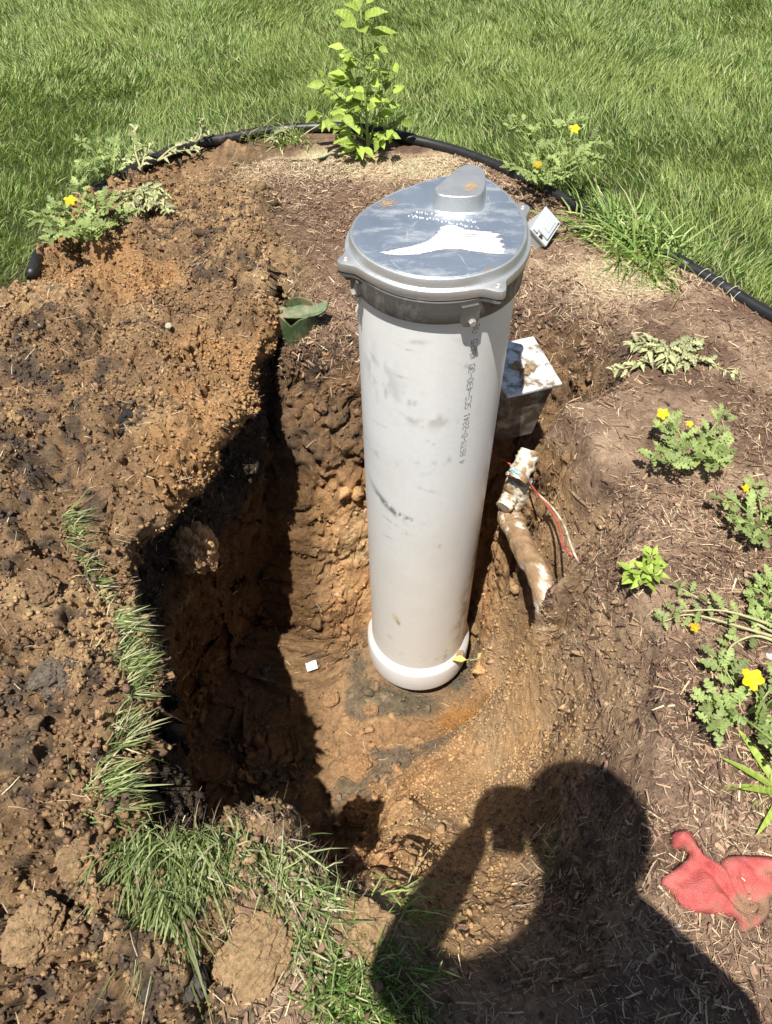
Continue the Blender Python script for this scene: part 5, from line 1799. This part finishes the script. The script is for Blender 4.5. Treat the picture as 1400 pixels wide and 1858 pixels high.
M['skin'] = simple_mat('skin', (.50, .30, .21), .55, var=.06)
M['shirt'] = simple_mat('dark_shirt', (.05, .06, .09), .85, var=.15)
M['trousers'] = simple_mat('work_trousers', (.10, .09, .075), .9, var=.2)
M['boot'] = simple_mat('boot_leather', (.09, .055, .03), .7, var=.2)
M['phone'] = simple_mat('phone_black', (.02, .02, .022), .25, var=.05)
hx, hy, hz = .104, -.125, 1.50
person = tag(bpy.data.objects.new('person', None), 'person in dark shirt bending over the pit and holding up a phone', 'person')
COL.objects.link(person)
person.location = (.08, -.36, 0)
off = Vector((-.08, .36, 0))
N = {'pel': (.085, -.46, .86, (.15, .11)), 'wai': (.085, -.42, 1.00, (.14, .10)), 'che': (.080, -.34, 1.15, (.150, .105)), 'sho': (.100, -.275, 1.25, (.08, .065)), 'nec': (.095, -.20, 1.36, .055), 'hd0': (.102, -.155, 1.43, .07),
     'sL': (-.085, -.285, 1.205, .052), 'eL': (-.150, -.165, 1.01, .050), 'wL': (-.050, -.050, 1.21, .038),
     'sR': (.205, -.27, 1.235, .062), 'eR': (.345, -.25, 1.00, .060), 'wR': (.085, -.055, 1.20, .045),
     'hL': (.0, -.46, .82, .10), 'kL': (-.02, -.36, .46, .066), 'aL': (-.03, -.42, .09, .045), 'tL': (-.04, -.27, .035, .042),
     'hR': (.17, -.46, .82, .10), 'kR': (.20, -.36, .46, .066), 'aR': (.21, -.42, .09, .045), 'tR': (.23, -.27, .035, .042)}
Nl = {k_: (v[0] + off.x, v[1] + off.y, v[2], v[3]) for k_, v in N.items()}
body = skin_body('body', Nl, [('pel', 'wai'), ('wai', 'che'), ('che', 'sho'), ('sho', 'nec'), ('nec', 'hd0'), ('sho', 'sL'), ('sL', 'eL'), ('eL', 'wL'), ('sho', 'sR'), ('sR', 'eR'), ('eR', 'wR'),
                              ('pel', 'hL'), ('hL', 'kL'), ('kL', 'aL'), ('aL', 'tL'), ('pel', 'hR'), ('hR', 'kR'), ('kR', 'aR'), ('aR', 'tR')], 'pel', M['shirt'], person)
# head with face, looking down at the screen
bm = bmesh.new()
bmesh.ops.create_icosphere(bm, subdivisions=4, radius=1)
hd = Vector((0, .80, -.60)).normalized()
hq = rotm((1, 0, 0), (0, .52, .85))
for v in bm.verts:
    c = v.co.copy()
    x, y, z = c.x * .080, c.y * .100, c.z * .118
    if c.z < -.2:
        x *= 1 - .28 * (-c.z - .2)
        y *= 1 - .10 * (-c.z - .2)
    nose = .020 * math.exp(-((c.x / .16) ** 2 + ((c.z + .12) / .24) ** 2)) * (c.y > 0)
    eye = -.010 * (math.exp(-(((c.x - .38) / .2) ** 2 + ((c.z - .06) / .12) ** 2)) + math.exp(-(((c.x + .38) / .2) ** 2 + ((c.z - .06) / .12) ** 2))) * (c.y > 0)
    mouth = .006 * math.exp(-((c.x / .3) ** 2 + ((c.z + .50) / .09) ** 2)) * (c.y > 0)
    ear = .014 * math.exp(-((c.y / .18) ** 2 + ((c.z + .05) / .22) ** 2))
    x += math.copysign(ear, c.x) * (abs(c.x) > .8)
    y += nose + eye + mouth
    v.co = hq @ Vector((x, y, z)) + Vector((hx, hy, hz)) + off
bm_obj('head', bm, M['skin'], person, True)
bm = bmesh.new()
bmesh.ops.create_icosphere(bm, subdivisions=4, radius=1)
for v in bm.verts:
    c = v.co.copy()
    k_ = 1.0 if (c.z > .25 or c.y < -.1) else .86
    v.co = hq @ Vector((c.x * .101 * k_, c.y * .112 * k_ - .004, c.z * .128 * k_ + .006)) + Vector((hx, hy, hz)) + off
bm_obj('hair', bm, simple_mat('brown_hair', (.06, .04, .025), .8, var=.3, scale=80, bump=.4), person, True)


# hands: palm and five fingers closing on the phone edges
def hand(name, wr, side):
    nodes = {'w': (*wr, .026)}
    edges = []
    pc_ = Vector((side * .048, -.026, 1.268))
    nodes['p'] = (*pc_, (.044, .028))
    edges.append(('w', 'p'))
    for k in range(4):
        kn = Vector((side * .050, -.020 + .004 * k, 1.250 + .020 * k))
        nodes['k%d' % k] = (*kn, .0095)
        nodes['m%d' % k] = (*(kn + Vector((-side * .004, .017, -.004))), .0085)
        nodes['t%d' % k] = (*(kn + Vector((-side * .022, .014 - .004 * (k == 3), -.004))), .0075)
        edges += [('p', 'k%d' % k), ('k%d' % k, 'm%d' % k), ('m%d' % k, 't%d' % k)]
    nodes['h0'] = (side * .042, -.040, 1.272, .011)
    nodes['h1'] = (side * .022, -.046, 1.286, .0085)
    edges += [('p', 'h0'), ('h0', 'h1')]
    nodes = {k_: (v[0] + off.x, v[1] + off.y, v[2], v[3]) for k_, v in nodes.items()}
    return skin_body(name, nodes, edges, 'w', M['skin'], person)


hand('hand', (-.050, -.050, 1.21), -1)
hand('hand', (.085, -.055, 1.20), 1)
for s_ in ('L', 'R'):
    a_, t_ = Vector(N['a' + s_][:3]) + off, Vector(N['t' + s_][:3]) + off
    bm = bmesh.new()
    tube_bm(bm, [a_ + Vector((0, -.03, -.045)), a_ + Vector((0, .0, -.03)), (a_ + t_) / 2, t_ + Vector((0, 0, .01)), t_ + Vector((0, .035, .0))], [.035, .055, .055, .05, .03], 14)
    bm_obj('boot', bm, M['boot'], person, True)
bm = bmesh.new()
tube_bm(bm, [Vector(N['pel'][:3]) + off + Vector((0, .01, .10)), Vector(N['pel'][:3]) + off + Vector((0, 0, 0)), Vector(N['pel'][:3]) + off + Vector((0, 0, -.09))], [.165, .175, .12], 20)
for s_ in ('L', 'R'):
    tube_bm(bm, [Vector(N['h' + s_][:3]) + off, Vector(N['k' + s_][:3]) + off, Vector(N['a' + s_][:3]) + off], [.118, .085, .075], 16)
bm_obj('trousers', bm, M['trousers'], person, True)
phq = Matrix((tuple(RT), tuple(UP), tuple(-FW))).transposed()
phone = thing('phone', (0, 0, 1.30), 'black phone held up over the pit', 'phone')
bm = bmesh.new()
box_bm(bm, phq @ Vector((.006, -.050, .0085)), (.075, .150, .008), phq, .003)
bm_obj('phone_body', bm, M['phone'], phone)
